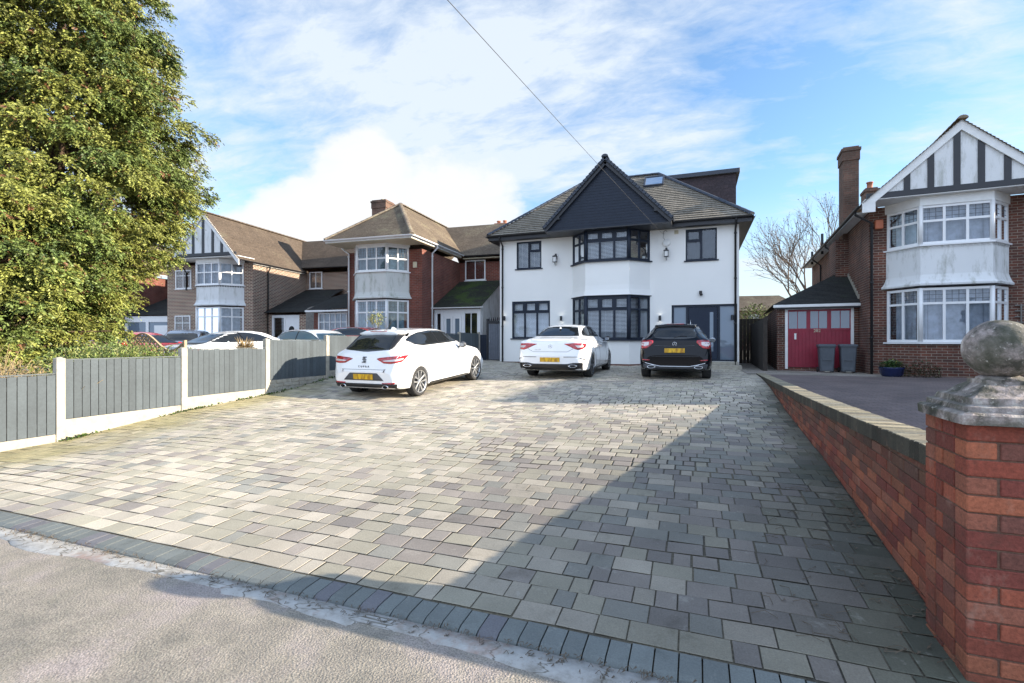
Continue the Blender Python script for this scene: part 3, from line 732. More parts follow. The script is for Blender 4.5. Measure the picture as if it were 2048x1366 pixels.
# ------------------------------------------------------------------ building pieces
def wall(mb, L, H, z0, ops=(), th=.12, x0=0., top=None):
    """facade in local y=0 plane (outside towards -y), from x0 to L, z0 to H, with openings (xa, xb, za, zb) and their reveals"""
    xs = sorted({x0, L} | {o[0] for o in ops} | {o[1] for o in ops}); zs = sorted({z0, H} | {o[2] for o in ops} | {o[3] for o in ops})
    for a, b in zip(xs, xs[1:]):
        for c, d in zip(zs, zs[1:]):
            mx, mz = (a + b) / 2, (c + d) / 2
            if any(o[0] < mx < o[1] and o[2] < mz < o[3] for o in ops): continue
            mb.quad((a, 0, c), (b, 0, c), (b, 0, d), (a, 0, d))
    for a, b, c, d in ops:
        mb.quad((a, 0, c), (a, th, c), (a, th, d), (a, 0, d)); mb.quad((b, 0, c), (b, 0, d), (b, th, d), (b, th, c))
        mb.quad((a, 0, d), (a, th, d), (b, th, d), (b, 0, d)); mb.quad((a, 0, c), (b, 0, c), (b, th, c), (a, th, c))
def window(par, T, x0, x1, z0, z1, cols=2, tops=0., fm='white_upvc', back='net_curtain', sill=True, lead=False, inset=.04, fr=.055, glass='glass', topw=None, slats=False, full=True, diamond=False, sillmat=None, mull=None, shade=None):
    """framed window: outer frame, mullions, transom; pane, sill and blind or curtain are its own pieces"""
    mb = MB(T); y0, y1 = inset - .03, inset + .035; f = fr
    mb.box(x0, x1, y0, y1, z0, z0 + f, .004); mb.box(x0, x1, y0, y1, z1 - f, z1, .004)
    mb.box(x0, x0 + f, y0 + .001, y1, z0 + f, z1 - f); mb.box(x1 - f, x1, y0 + .001, y1, z0 + f, z1 - f)
    w = (x1 - x0 - f) / cols; zt = z1 - tops if tops else None; m = mull or f * .62
    for i in range(1, cols):
        x = x0 + f / 2 + i * w; mb.box(x - m / 2, x + m / 2, y0 + .003, y1, z0 + f, z1 - f)
    if tops:
        mb.box(x0 + f, x1 - f, y0 + .005, y1, zt - m / 2, zt + m / 2)
        if topw:   # opening top lights carry a heavier sash
            for i in range(cols):
                a = x0 + f / 2 + i * w + m * .5; b = a + w - m
                if i == 0: a = x0 + f
                if i == cols - 1: b = x1 - f
                mb.box(a, b, y0 - .012, y0 + .02, zt + m / 2, zt + m / 2 + topw); mb.box(a, b, y0 - .012, y0 + .02, z1 - f - topw, z1 - f)
                mb.box(a, a + topw, y0 - .011, y0 + .019, zt + m / 2 + topw, z1 - f - topw); mb.box(b - topw, b, y0 - .011, y0 + .019, zt + m / 2 + topw, z1 - f - topw)
    mats = [fm]
    if lead:
        mb.mi = 1; mats.append('lead'); la, lb = (zt if (tops and lead != 'all') else z0 + f), z1 - f
        nz = max(2, round((lb - la) / .13)); r = .0055
        for i in range(cols):
            a = x0 + f / 2 + i * w + m / 2; b = a + w - m; nx = max(2, round((b - a) / .13))
            for k in range(1, nx): mb.box(a + (b - a) * k / nx - r, a + (b - a) * k / nx + r, inset - .004, inset, la, lb)
            for k in range(1, nz): mb.box(a, b, inset - .0045, inset, la + (lb - la) * k / nz - r, la + (lb - la) * k / nz + r)
        mb.mi = 0
    wo = mb.build('window', mats, par)
    g = MB(T); g.quad((x0 + f * .5, inset + .004, z0 + f * .5), (x1 - f * .5, inset + .004, z0 + f * .5), (x1 - f * .5, inset + .004, z1 - f * .5), (x0 + f * .5, inset + .004, z1 - f * .5))
    g.build('pane', glass, wo)
    if sill:
        s_ = MB(T); s_.box(x0 - .06, x1 + .06, -.05, y1, z0 - .045, z0 - .002, .006); s_.build('sill', sillmat or fm, wo)
    if full:
        b = MB(T); yb = inset + .16
        if back == 'slats':
            b.mi = 1; b.quad((x0, yb + .06, z0), (x1, yb + .06, z0), (x1, yb + .06, z1), (x0, yb + .06, z1)); b.mi = 0
            n = int((z1 - z0) / .05); tl = random.uniform(.024, .036); sag = random.uniform(-.004, .004)
            for i in range(n):
                z = z0 + .03 + i * (z1 - z0 - .04) / n
                b.add([(x0 + .02, yb - .042, z), (x1 - .02, yb - .042, z + sag), (x1 - .02, yb - .012, z + tl), (x0 + .02, yb - .012, z + tl)], ((0, 1, 2, 3),))
            for i in range(cols):
                for t_ in (.3, .7): xx = x0 + f + (i + t_) * w; b.box(xx - .003, xx + .003, yb - .046, yb - .044, z0, z1)
            b.build('blind', ['blind_white', 'dark_room'], wo)
        else:
            b.quad((x0, yb + .1, z0), (x1, yb + .1, z0), (x1, yb + .1, z1), (x0, yb + .1, z1))
            if back != 'dark_room':
                b.mi = 1; n = max(8, int((x1 - x0) / .035)); hgt = shade or 1.
                zb_ = z1 - (z1 - z0) * hgt
                b.smooth = True
                P = [];
                for i in range(n + 1):
                    x = x0 + (x1 - x0) * i / n; y = yb + .015 * math.sin(i * 1.35) + .01 * math.sin(i * .5 + x0); P += [(x, y, zb_), (x, y, z1)]
                b.add(P, [(2 * i, 2 * i + 2, 2 * i + 3, 2 * i + 1) for i in range(n)]); b.smooth = False
            b.build('curtain', ['dark_room', back if back != 'dark_room' else 'dark_room'], wo)
    return wo
def clip2(poly, ax, lim, keep_ge):
    out = []; n = len(poly)
    for i in range(n):
        a, b = poly[i], poly[(i + 1) % n]; ia = (a[ax] >= lim) if keep_ge else (a[ax] <= lim); ib = (b[ax] >= lim) if keep_ge else (b[ax] <= lim)
        if ia: out.append(a)
        if ia != ib:
            t = (lim - a[ax]) / (b[ax] - a[ax]); out.append((a[0] + (b[0] - a[0]) * t, a[1] + (b[1] - a[1]) * t))
    return out
def tiled(mb, pts, course=.1, lift=.018, base=True):
    """roof plane laid in overlapping courses: every course is clipped to the outline and tips up at its lower edge"""
    P = [Vector(p) for p in pts]; n = Vector((0, 0, 0))
    for i in range(len(P)): n += (P[i] - P[0]).cross(P[(i + 1) % len(P)] - P[0])
    n.normalize()
    if n.z < 0: n = -n
    tx = Vector((-n.y, n.x, 0)).normalized(); ty = n.cross(tx)
    if ty.z < 0: tx = -tx; ty = n.cross(tx)
    if ty.z < 0: ty = -ty
    o = P[0]; q = [((p - o).dot(tx), (p - o).dot(ty)) for p in P]; v0 = min(p[1] for p in q); v1 = max(p[1] for p in q)
    k = 0
    while v0 + k * course < v1 - 1e-3:
        a = v0 + k * course; b = a + course; c = clip2(clip2(q, 1, a, True), 1, b, False); k += 1
        if len(c) < 3: continue
        j = 1 + .25 * noise.noise(Vector((k * 3.1, v0, o.x)))
        W = [o + tx * p[0] + ty * p[1] + n * (.004 + lift * j * (1 - (p[1] - a) / course)) for p in c]
        mb.poly(W)
        low = [p for p in c if p[1] < a + 1e-4]
        if len(low) >= 2:
            xa, xb = min(p[0] for p in low), max(p[0] for p in low)
            f = lambda x, h: o + tx * x + ty * a + n * h
            mb.quad(f(xa, 0), f(xb, 0), f(xb, .004 + lift * j), f(xa, .004 + lift * j))
def ridge(mb, a, b, r=.11, L=.32):
    a = Vector(a); b = Vector(b); n = max(2, round((b - a).length / L)); t = (b - a).normalized(); s_ = t.cross(Vector((0, 0, 1))).normalized(); up = s_.cross(t)
    for i in range(n):
        p = a + (b - a) * (i / n); q = a + (b - a) * ((i + 1.06) / n); vs = []
        for c_, rr in ((p, r * 1.04), (q, r * .94)):
            for k in range(7):
                th = PI * (k / 6) ; vs.append(c_ + s_ * rr * math.cos(th) + up * (rr * .75 * math.sin(th) - .035))
        mb.add(vs, [(k, k + 1, k + 8, k + 7) for k in range(6)] + [tuple(range(7))])
def gutter(mb, pts, r=.06):
    for a, b in zip(pts, pts[1:]):
        a = Vector(a); b = Vector(b); t = (b - a).normalized(); s_ = t.cross(Vector((0, 0, 1))).normalized(); vs = []
        for c_ in (a, b):
            for k in range(7): th = PI + PI * k / 6; vs.append(c_ + s_ * r * math.cos(th) + Vector((0, 0, r * math.sin(th))))
        for c_ in (a, b):
            for k in range(7): th = PI + PI * k / 6; vs.append(c_ + s_ * (r - .008) * math.cos(th) + Vector((0, 0, (r - .008) * math.sin(th))))
        mb.add(vs, [(k, k + 1, k + 8, k + 7) for k in range(6)] + [(k + 14, k + 21, k + 22, k + 15) for k in range(6)] + [(0, 7, 21, 14), (6, 20, 27, 13)])
        mb.tube([a + Vector((0, 0, -r * .9)), a + Vector((0, 0, -r * .6))], .01, 4)
def downpipe(mb, top, x, y, z0, r=.036):
    """swan neck from the gutter outlet, then straight down the wall face at x, y"""
    mb.tube([top, (top[0], top[1], top[2] - .10), (x, y, top[2] - .34), (x, y, z0)], r, 8)
    z = top[2] - .5
    while z > z0 + .3: mb.lathe([(r * 1.35, z), (r * 1.35, z + .05)], (x, y, 0), 8); z -= 1.6
def segs(xc, wh, fh, d):
    """three faces of a canted bay as (T, length)"""
    out = []
    for a, b in (((xc - wh, 0), (xc - fh, -d)), ((xc - fh, -d), (xc + fh, -d)), ((xc + fh, -d), (xc + wh, 0))):
        L = math.hypot(b[0] - a[0], b[1] - a[1]); ang = math.atan2(b[1] - a[1], b[0] - a[0]); out.append((TT(a[0], a[1], ang), L))
    return out
def bay_band(mb, xc, wh, fh, d, rings):
    """solid canted band; rings = (outset, z)"""
    vs = []
    for o, z in rings:
        t = o * .41; vs += [(xc - wh - o, 0, z), (xc - fh - t, -d - o, z), (xc + fh + t, -d - o, z), (xc + wh + o, 0, z)]
    F = []
    for r_ in range(len(rings) - 1):
        for i in range(3): F.append((r_ * 4 + i, r_ * 4 + i + 1, (r_ + 1) * 4 + i + 1, (r_ + 1) * 4 + i))
    F.append((3, 2, 1, 0)); n = (len(rings) - 1) * 4; F.append((n, n + 1, n + 2, n + 3)); mb.add(vs, F)

# ================================================================== the main white house
MH = thing('detached_house', 'large white rendered house with dark grey window frames, dark gabled bay and grey tiled roof', 'house', (-3.1, 19.1, 0))
ox = 3.1     # local x = u + 3.1
def lu(u): return u + ox
ops = [(lu(-6.94), lu(-5.87), 4.43, 5.54), (lu(-7.14), lu(-5.51), 1.58, 3.10), (lu(-.36), lu(.70), 4.40, 5.54), (lu(-.85), lu(1.36), .74, 2.79)]
T0 = TT(0, 0)
mb = MB(); wall(mb, lu(1.42), 5.62, .62, ops, .14, lu(-7.68))
mb.quad((lu(-7.68), 0, .62), (lu(-7.68), 0, 5.62), (lu(-7.68), 8.2, 5.62), (lu(-7.68), 8.2, .62))
mb.quad((lu(1.42), 0, .62), (lu(1.42), 8.2, .62), (lu(1.42), 8.2, 5.62), (lu(1.42), 0, 5.62))
mb.quad((lu(-7.68), 8.2, .62), (lu(1.42), 8.2, .62), (lu(1.42), 8.2, 5.62), (lu(-7.68), 8.2, 5.62))
mb.build('wall', 'render_white', MH)
mb = MB(); mb.box(lu(-7.68) + .02, lu(-4.62), .02, 8., .2, .62); mb.box(lu(-1.58), lu(1.42) - .02, .02, 8., .2, .62)
bay_band(mb, 0, 1.47, .81, .74, [(-.01, .2), (-.01, .645)])
mb.build('plinth', 'brick_plinth', MH)
window(MH, T0, *ops[0], cols=2, fm='anthracite', back='slats', inset=.05, mull=.07)
window(MH, T0, *ops[1], cols=3, tops=.46, fm='anthracite', back='slats', inset=.05, topw=.05, mull=.07)
window(MH, T0, *ops[2], cols=2, tops=0, fm='anthracite', back='room_grey', inset=.05, topw=None, mull=.08)
a, b = ops[2][0] + .055, (ops[2][0] + ops[2][1]) / 2 - .03   # side-hung top light of the right window
mb = MB()
for x0_, x1_, z0_, z1_ in ((a, b, 5.07, 5.13), (a, b, 5.13, 5.17), (a, b, 5.45, 5.49), (a, a + .05, 5.17, 5.45), (b - .05, b, 5.17, 5.45)): mb.box(x0_, x1_, .006, .045, z0_, z1_)
mb.build('opening_sash', 'anthracite', MH); mb = MB()
a, b = (ops[0][0] + ops[0][1]) / 2 + .03, ops[0][1] - .055
for x0_, x1_, z0_, z1_ in ((a, b, 5.10, 5.16), (a, b, 5.16, 5.19), (a, b, 5.44, 5.49), (a, a + .05, 5.19, 5.44), (b - .05, b, 5.19, 5.44)): mb.box(x0_, x1_, .006, .045, z0_, z1_)
mb.build('opening_sash', 'anthracite', MH)
# door set: two frosted side lights, dark door with long handle and a narrow glazed slot
x0, x1, zb, zt = ops[3]
mb = MB(); mb.box(x0, x1, .03, .12, zt - .08, zt); mb.box(x0, x0 + .08, .03, .12, zb, zt - .08); mb.box(x1 - .08, x1, .03, .12, zb, zt - .08)
for x in (x0 + .54, x1 - .60): mb.box(x - .04, x + .04, .031, .12, zb, zt - .08)
mb.box(x0 + .08, x1 - .08, .032, .12, zb, zb + .06); d = mb.build('door', 'anthracite', MH)
mb = MB(); mb.box(x0 + .585, x1 - .645, .05, .10, zb + .065, zt - .085, .005)
for z in (1.15, 1.55, 1.95, 2.35): mb.box(x0 + .60, x0 + .98, .046, .0495, z, z + .008)
mb.build('leaf', 'door_blue', d)
mb = MB(); mb.quad((x1 - .90, .045, zb + .35), (x1 - .78, .045, zb + .35), (x1 - .78, .045, zt - .28), (x1 - .90, .045, zt - .28)); mb.build('glazed_slot', 'glass_frost', d)
for a, b in ((x0 + .08, x0 + .50), (x1 - .56, x1 - .08)):
    mb = MB(); mb.quad((a, .07, zb + .06), (b, .07, zb + .06), (b, .07, zt - .08), (a, .07, zt - .08)); mb.build('side_light', 'glass_frost', d)
mb = MB(); mb.tube([(x0 + .66, -.01, zb + .75), (x0 + .66, -.01, zt - .55)], .014, 8)
for z in (zb + .85, zt - .65): mb.tube([(x0 + .66, -.01, z), (x0 + .66, .05, z)], .01, 6)
mb.build('handle', 'chrome', d)
mb = MB(); mb.box(x0 + .1, x1 + .12, -.42, -.001, .35, .62, .01); mb.box(x0 - .02, x1 + .03, -.09, .14, .622, .735, .006); mb.build('doorstep', 'concrete', MH)
# bay: two storeys of canted windows
S = segs(0, 1.48, .81, .75)
for rings in ([(0, .62), (0, 1.50)], [(.075, 3.17), (.05, 3.24), (.015, 3.38), (0, 3.55), (0, 4.42)]):
    mb = MB(); bay_band(mb, 0, 1.48, .81, .75, rings); mb.build('bay_wall', 'render_white', MH)
for zb, zt, tp in ((1.53, 3.14, .50), (4.47, 5.60, .40)):
    for i, (T, L) in enumerate(S):
        window(MH, T, .0 if i != 1 else -.02, L if i != 1 else L + .02, zb, zt, cols=3 if i == 1 else 2, tops=tp, fm='anthracite', back='slats', inset=.03, topw=.045 if i == 1 else None, sill=False, fr=.07, mull=.075)
    mb = MB(); bay_band(mb, 0, 1.48, .81, .75, [(.09, zb - .052), (.09, zb - .004)])
    for px, py in ((-.81, -.75), (.81, -.75)): mb.lathe([(.075, zb), (.075, zt)], (px * .985, py * .985, 0), 8)
    if zb < 2: bay_band(mb, 0, 1.48, .81, .75, [(.06, 3.143), (.06, 3.168)])
    mb.build('bay_trim', 'anthracite', MH)
# main hipped roof
EV, K, EZ = -.35, .86, 5.80
xl, xr = lu(-8.06), lu(1.80); tt = 3.3; zr = EZ + K * tt; yb = EV + 2 * tt
mb = MB()
tiled(mb, [(xl, EV, EZ), (xr, EV, EZ), (xr - tt, EV + tt, zr), (xl + tt, EV + tt, zr)], .16, .036)
tiled(mb, [(xr, EV, EZ), (xr, yb + 2, EZ), (xr - tt, yb + 2 - tt, zr), (xr - tt, EV + tt, zr)], .16, .026)
tiled(mb, [(xl, EV, EZ), (xl, yb + 2, EZ), (xl + tt, yb + 2 - tt, zr), (xl + tt, EV + tt, zr)], .16, .026)
tiled(mb, [(xl, yb + 2, EZ), (xr, yb + 2, EZ), (xr - tt, yb + 2 - tt, zr), (xl + tt, yb + 2 - tt, zr)], .16, .026)
mb.poly([(xl + tt, EV + tt, zr), (xr - tt, EV + tt, zr), (xr - tt, yb + 2 - tt, zr), (xl + tt, yb + 2 - tt, zr)])
roof = mb.build('roof', 'tile_grey', MH)
mb = MB(); ridge(mb, (xl - .02, EV - .02, EZ + .06), (xl + tt, EV + tt, zr + .04)); ridge(mb, (xr + .02, EV - .02, EZ + .06), (xr - tt, EV + tt, zr + .04)); ridge(mb, (xl + tt, EV + tt, zr + .04), (xr - tt, EV + tt, zr + .04))
mb.build('ridge_tiles', 'anthracite_roof', roof)
mb = MB(); mb.box(xl + .02, xr - .02, EV + .02, yb + 1.9, 5.60, 5.64); mb.box(xl, xr, EV, EV + .025, 5.60, 5.80); mb.box(xr - .025, xr, EV + .026, yb + 1.9, 5.60, 5.80); mb.box(xl, xl + .025, EV + .026, yb + 1.9, 5.60, 5.80)
mb.build('soffit', 'black_paint', MH)
for q in ([(xl - .03, EV - .06, 5.79), (-2.2, EV - .06, 5.79)], [(2.25, EV - .06, 5.79), (xr + .05, EV - .06, 5.79)], [(xr + .06, EV - .05, 5.79), (xr + .06, yb + 2, 5.79)], [(xl - .06, EV - .05, 5.79), (xl - .06, yb + 2, 5.79)]):
    mb = MB(); gutter(mb, q); mb.build('gutter', 'black_plastic', MH)
mb = MB(); downpipe(mb, (lu(-7.54), EV - .05, 5.76), lu(-7.54), -.06, .6); mb.build('downpipe', 'black_plastic', MH)
mb = MB(); downpipe(mb, (lu(1.30), EV - .05, 5.76), lu(1.30), -.06, .6); mb.build('downpipe', 'black_plastic', MH)
# front gable over the bay
gy, gh, gz0, gz1 = -1.14, 2.33, 5.76, 8.13; sl_ = (gz1 - gz0) / gh
yr = EV + (gz1 - EZ) / K
mb = MB()
for s_ in (-1, 1): tiled(mb, [(s_ * (gh + .02), gy - .07, gz0 - .02), (s_ * (gh + .02), EV + .02, gz0 - .02), (0, yr, gz1), (0, gy - .07, gz1)], .16, .026)
g = mb.build('gable_roof', 'anthracite_roof', MH)
mb = MB()
for s_ in (-1, 1):   # stepped verge tiles
    n = 21
    for i in range(n):
        t = i / n; p = Vector((s_ * gh * (1 - t), gy - .07, gz0 + (gz1 - gz0) * t)); q = Vector((s_ * gh * (1 - (i + 1.12) / n), gy - .07, gz0 + (gz1 - gz0) * (i + 1.12) / n))
        nrm = Vector((s_ * sl_, 0, 1)).normalized()
        o0, o1 = nrm * .060, nrm * .030
        vs = [p + o0, q + o1, q - nrm * .06, p - nrm * .05]; vs += [w + Vector((0, .14, 0)) for w in vs]
        mb.add(vs, ((0, 1, 2, 3), (7, 6, 5, 4), (0, 4, 5, 1), (2, 6, 7, 3), (3, 7, 4, 0), (1, 5, 6, 2)))
ridge(mb, (0, gy - .10, gz1 + .06), (0, yr, gz1 + .06), .12)
mb.build('verge_tiles', 'anthracite_roof', g)
mb = MB(); z = 5.63; n = 22; st = 2.32 / n    # boarded gable face
for i in range(n):
    a = 5.64 + i * .104
    ha = gh - .10 - (a - gz0) / sl_; hb = gh - .10 - (a + .1 - gz0) / sl_
    if hb <= .02: mb.poly([(-ha, gy + .12, a), (ha, gy + .12, a), (0, gy + .13, a + .1)]); break
    ha = min(ha, gh - .06)
    mb.quad((-ha, gy + .124, a), (ha, gy + .124, a), (hb, gy + .13, a + .102), (-hb, gy + .13, a + .102)); mb.quad((-ha, gy + .13, a), (ha, gy + .13, a), (ha, gy + .124, a), (-ha, gy + .124, a))
mb.build('gable_cladding', 'anthracite', MH)
mb = MB()
for s_ in (-1, 1): mb.bar((s_ * (gh - .02), gy + .03, gz0 - .10), (0, gy + .03, gz1 - .12), .05, .17, (0, 0, 1)); mb.box(min(s_ * 1.72, s_ * 1.97), max(s_ * 1.72, s_ * 1.97), gy + .0, gy + .12, 6.0 + .04, 6.16)
mb.box(-gh + .06, gh - .06, gy + .03, EV + .05, 5.595, 5.635); mb.box(-gh + .04, -gh + .10, gy + .03, EV, 5.60, 5.76); mb.box(gh - .10, gh - .04, gy + .03, EV, 5.60, 5.76)
mb.build('bargeboard', 'black_paint', MH)
# side dormer with flat roof, skylight
mb = MB(); xa, xb, ya, ybk = lu(-1.6), lu(1.55), 3.25, 7.2
mb.box(xa, xb, ya, ybk, 5.85, 8.42); dm = mb.build('dormer', 'tile_hung', MH)
mb = MB(); mb.box(xa - .05, xb + .14, ya - .14, ybk + .1, 8.424, 8.60, .01); mb.build('dormer_roof', 'anthracite_roof', dm)
mb = MB(); mb.box(xb + .012, xb + .03, ya + .5, ybk - .5, 7.0, 8.0); mb.build('dormer_window', 'black_plastic', dm)
def rp(u, t): return Vector((lu(u), EV + t, EZ + K * t + .05))
mb = MB(); n_ = Vector((0, -K, 1)).normalized(); a = rp(-2.02, 2.35); b = rp(-1.28, 2.35); c_ = rp(-1.28, 2.98); d_ = rp(-2.02, 2.98)
for p, q in ((a, b), (b, c_), (c_, d_), (d_, a)): mb.bar(p + n_ * .03, q + n_ * .03, .07, .09, n_)
sk = mb.build('skylight', 'anthracite_roof', MH)
mb = MB(); mb.quad(*[p + n_ * .05 for p in (a, b, c_, d_)]); mb.build('pane', 'glass_frost', sk)
# fittings on the facade
def lantern(x, z):
    mb = MB(); mb.box(x - .035, x + .035, -.05, -.001, z + .02, z + .24); mb.box(x - .02, x + .02, -.16, -.05, z + .14, z + .17); mb.box(x - .09, x + .09, -.26, -.08, z + .1, z + .12, .004)
    mb.add([(x - .09, -.26, z + .12), (x + .09, -.26, z + .12), (x + .09, -.08, z + .12), (x - .09, -.08, z + .12), (x, -.17, z + .17)], ((0, 1, 4), (1, 2, 4), (2, 3, 4), (3, 0, 4)))
    for sx_ in (-.075, .065):
        for sy in (-.25, -.10): mb.box(x + sx_, x + sx_ + .01, sy, sy + .01, z - .1, z + .1)
    mb.box(x - .08, x + .08, -.25, -.09, z - .12, z - .1)
    mb.tube([(x, -.17, z - .12), (x, -.17, z - .19), (x, -.02, z - .22)], .012, 6)
    o = mb.build('wall_lantern', 'black_paint', MH)
    mb = MB(); mb.box(x - .055, x + .055, -.225, -.115, z - .095, z + .09); mb.build('lantern_glass', 'white_paint', o)
lantern(lu(-5.26), 4.72); lantern(lu(-1.03), 4.68)
for u, z in ((-7.45, 2.41), (-5.03, 2.37), (-1.26, 2.32), (1.20, 2.30)):
    mb = MB(); x = lu(u); mb.lathe([(.045, z - .09), (.045, z + .09)], (x, -.09, 0), 14, cap=False); mb.box(x - .02, x + .02, -.06, -.001, z - .04, z + .04)
    o = mb.build('up_down_light', 'black_paint', MH)
    for zz_ in (-.07, .066): mb = MB(); mb.lathe([(.036, z + zz_), (.036, z + zz_ + .004)], (x, -.09, 0), 12); mb.build('bulb', 'lamp_glow', o)
mb = MB(); x = lu(-1.03); mb.lathe([(.13, -.001), (.135, -.03), (.125, -.07), (.0, -.08)], (x, 0, 5.10), 6, 'y', False); mb.lathe([(.13, -.002), (.13, -.06), (.11, -.075), (.0, -.077)], (x, 0, 5.10), 24, 'y'); mb.build('alarm_box', 'white_paint', MH)
mb = MB(); x = lu(.15); mb.lathe([(.05, -.001), (.05, -.05)], (x, 0, 3.22), 12, 'y'); mb.box(x - .05, x + .05, -.10, -.03, 3.16, 3.28, .01); mb.lathe([(.03, 3.10), (.055, 3.13), (.055, 3.17)], (x + .02, -.09, 0), 12); mb.build('camera_light', 'black_plastic', MH)
mb = MB(); x = lu(-.68); mb.box(x - .07, x + .07, -.012, -.001, 5.40, 5.54); [mb.box(x - .06, x + .06, -.02, -.012, 5.42 + i * .025, 5.43 + i * .025) for i in range(4)]; mb.build('air_vent', 'cream', MH)
mb = MB(); x = lu(-1.03); mb.tube([(x - .1, -.01, 5.45), (x - .1, -.08, 5.5), (x - .04, -.1, 5.55), (x + .03, -.05, 5.52)], .008, 5); mb.tube([(x - .1, -.01, 5.45), (x - .12, -.012, 5.3), (x - .05, -.012, 5.22)], .006, 5); mb.build('cable_bracket', 'black_plastic', MH)

# overhead cable from this house to a street pole behind the viewer
P0 = Vector((-1.16, 19.0, 5.42)); P1 = Vector((-2.364, 4.454, 4.917))
# straight run prolonged past the view with a little sag
d_ = P1 - P0; mb = MB(); pts = []
for i in range(61):
    t = i / 40; p = P0 + d_ * t; p.z += -.06 * t * (1 - t) if t < 1 else .3 * (t - 1); pts.append(p)
mb.tube(pts, .0042, 5); tag(mb.build('overhead_cable', 'cable'), 'thin black cable sloping across the sky down to the white house', 'cable')
# ================================================================== neighbouring houses
def bay(par, xc, wh, fh, d, levels, zbase, band, topband, wallm, bandm, cols=(2, 3, 2), back='net_curtain', lead=True, tops=.45, base_from=0., fm='white_upvc', dent=False, ledge=None):
    """canted two-storey bay: windows at both levels, rendered apron between, fascia above"""
    if zbase > base_from:
        mb = MB(); bay_band(mb, xc, wh, fh, d, [(0, base_from), (0, zbase)]); mb.build('bay_base', wallm, par)
    mb = MB(); z0, z1 = band; f = min(.1, (z1 - z0) * .2)
    bay_band(mb, xc, wh, fh, d, [(.11, z0), (.115, z0 + f * .5), (.07, z0 + f), (.03, z0 + f * 2), (.0, z0 + f * 3), (0, z1)]); mb.build('bay_apron', bandm, par)
    mb = MB(); bay_band(mb, xc, wh, fh, d, [(.03, topband[0]), (.03, topband[1])]); mb.build('bay_fascia', 'white_paint', par)
    for (zb, zt) in levels:
        for i, (T, L) in enumerate(segs(xc, wh, fh, d)):
            window(par, T, -.01 if i == 1 else .02, L + (.01 if i == 1 else -.02), zb, zt, cols=cols[i], tops=tops, fm=fm, back=back, inset=.03, sill=False, fr=.07, mull=.06, lead=lead)
        mb = MB(); bay_band(mb, xc, wh, fh, d, [(.07, zb - .045), (.07, zb - .003)])
        for s_ in (-1, 1): mb.lathe([(.055, zb), (.055, zt)], (xc + s_ * fh * .99, -d * .985, 0), 6)
        mb.build('bay_sill', fm, par)
    if dent:   # row of small scallops under the upper sill
        mb = MB(); zb = levels[1][0]
        for i, (T, L) in enumerate(segs(xc, wh + .012, fh + .006, d + .014)):
            m2 = MB(T); n = max(3, int(L / .11))
            for k in range(n): m2.add([(L * k / n, -.008, zb - .05), (L * (k + 1) / n, -.008, zb - .05), (L * (k + .5) / n, -.008, zb - .12)], ((0, 2, 1),))
            mb.v += []; k0 = len(mb.v); mb.add(m2.v, m2.f)
        mb.build('bay_scallop', dent, par)
def chimney(par, x0, x1, y0, y1, z0, z1, m='brick_stack', pots=1, potm='terracotta', potz=.35):
    mb = MB(); mb.box(x0, x1, y0, y1, z0, z1 - .42); mb.box(x0 - .03, x1 + .03, y0 - .03, y1 + .03, z1 - .417, z1 - .10); mb.box(x0 - .06, x1 + .06, y0 - .06, y1 + .06, z1 - .097, z1); mb.box(x0, x1, y0, y1, z1 + .002, z1 + .06)
    o = mb.build('chimney', m, par)
    for i in range(pots):
        x = x0 + (x1 - x0) * (i + .5) / pots; y = (y0 + y1) / 2
        mb = MB(); mb.lathe([(.13, z1 + .05), (.10, z1 + .12), (.10, z1 + .05 + potz), (.125, z1 + .06 + potz), (.12, z1 + .10 + potz), (.09, z1 + .10 + potz)], (x, y, 0), 12); mb.build('chimney_pot', potm, o)
def trim(par, name, mat, *boxes):
    for b in boxes: mb = MB(); mb.box(*b); mb.build(name, mat, par)
def one(par, name, mat, fn, *a, **k): mb = MB(); fn(mb, *a, **k); return mb.build(name, mat, par)

def timber_gable(par, xc, hw, y, z0, z1, face_m, posts, bandz, bw=.2, barg='white_paint', ends=.0, postw=.14, tw=.28):
    """rendered gable with dark timbers and broad white bargeboards; hw is half the width at z0"""
    s_ = (z1 - z0) / hw
    one(par, 'gable_face', face_m, lambda mb: mb.prism([(xc - (z1 - bandz) / s_, bandz), (xc + (z1 - bandz) / s_, bandz), (xc, z1)], y + .06, y + .12))
    one(par, 'gable_beam', 'black_paint', lambda mb: mb.box(xc - (z1 - bandz) / s_ - .05, xc + (z1 - bandz) / s_ + .05, y + .03, y + .10, bandz - .02, bandz + .14))
    for p in posts:
        top = z1 - abs(p - xc) * s_ - .02
        one(par, 'gable_timber', 'black_paint', lambda mb: mb.box(p - postw / 2, p + postw / 2, y + .035, y + .10, bandz + .13, top))
    for d in (-1, 1):
        a = Vector((xc + d * (hw + ends), y, z0 - ends * s_)); b = Vector((xc, y, z1))
        def f(mb, a=a, b=b):
            dz = Vector((0, 0, tw * math.sqrt(1 + s_ * s_) * .72)); q = [a + Vector((0, 0, .02)), b + Vector((0, 0, .02)), b - dz, a - dz]
            mb.add([p_ for p_ in q] + [p_ + Vector((0, .045, 0)) for p_ in q], ((0, 1, 2, 3), (7, 6, 5, 4), (0, 4, 5, 1), (1, 5, 6, 2), (2, 6, 7, 3), (3, 7, 4, 0)))
        one(par, 'bargeboard', barg, f)

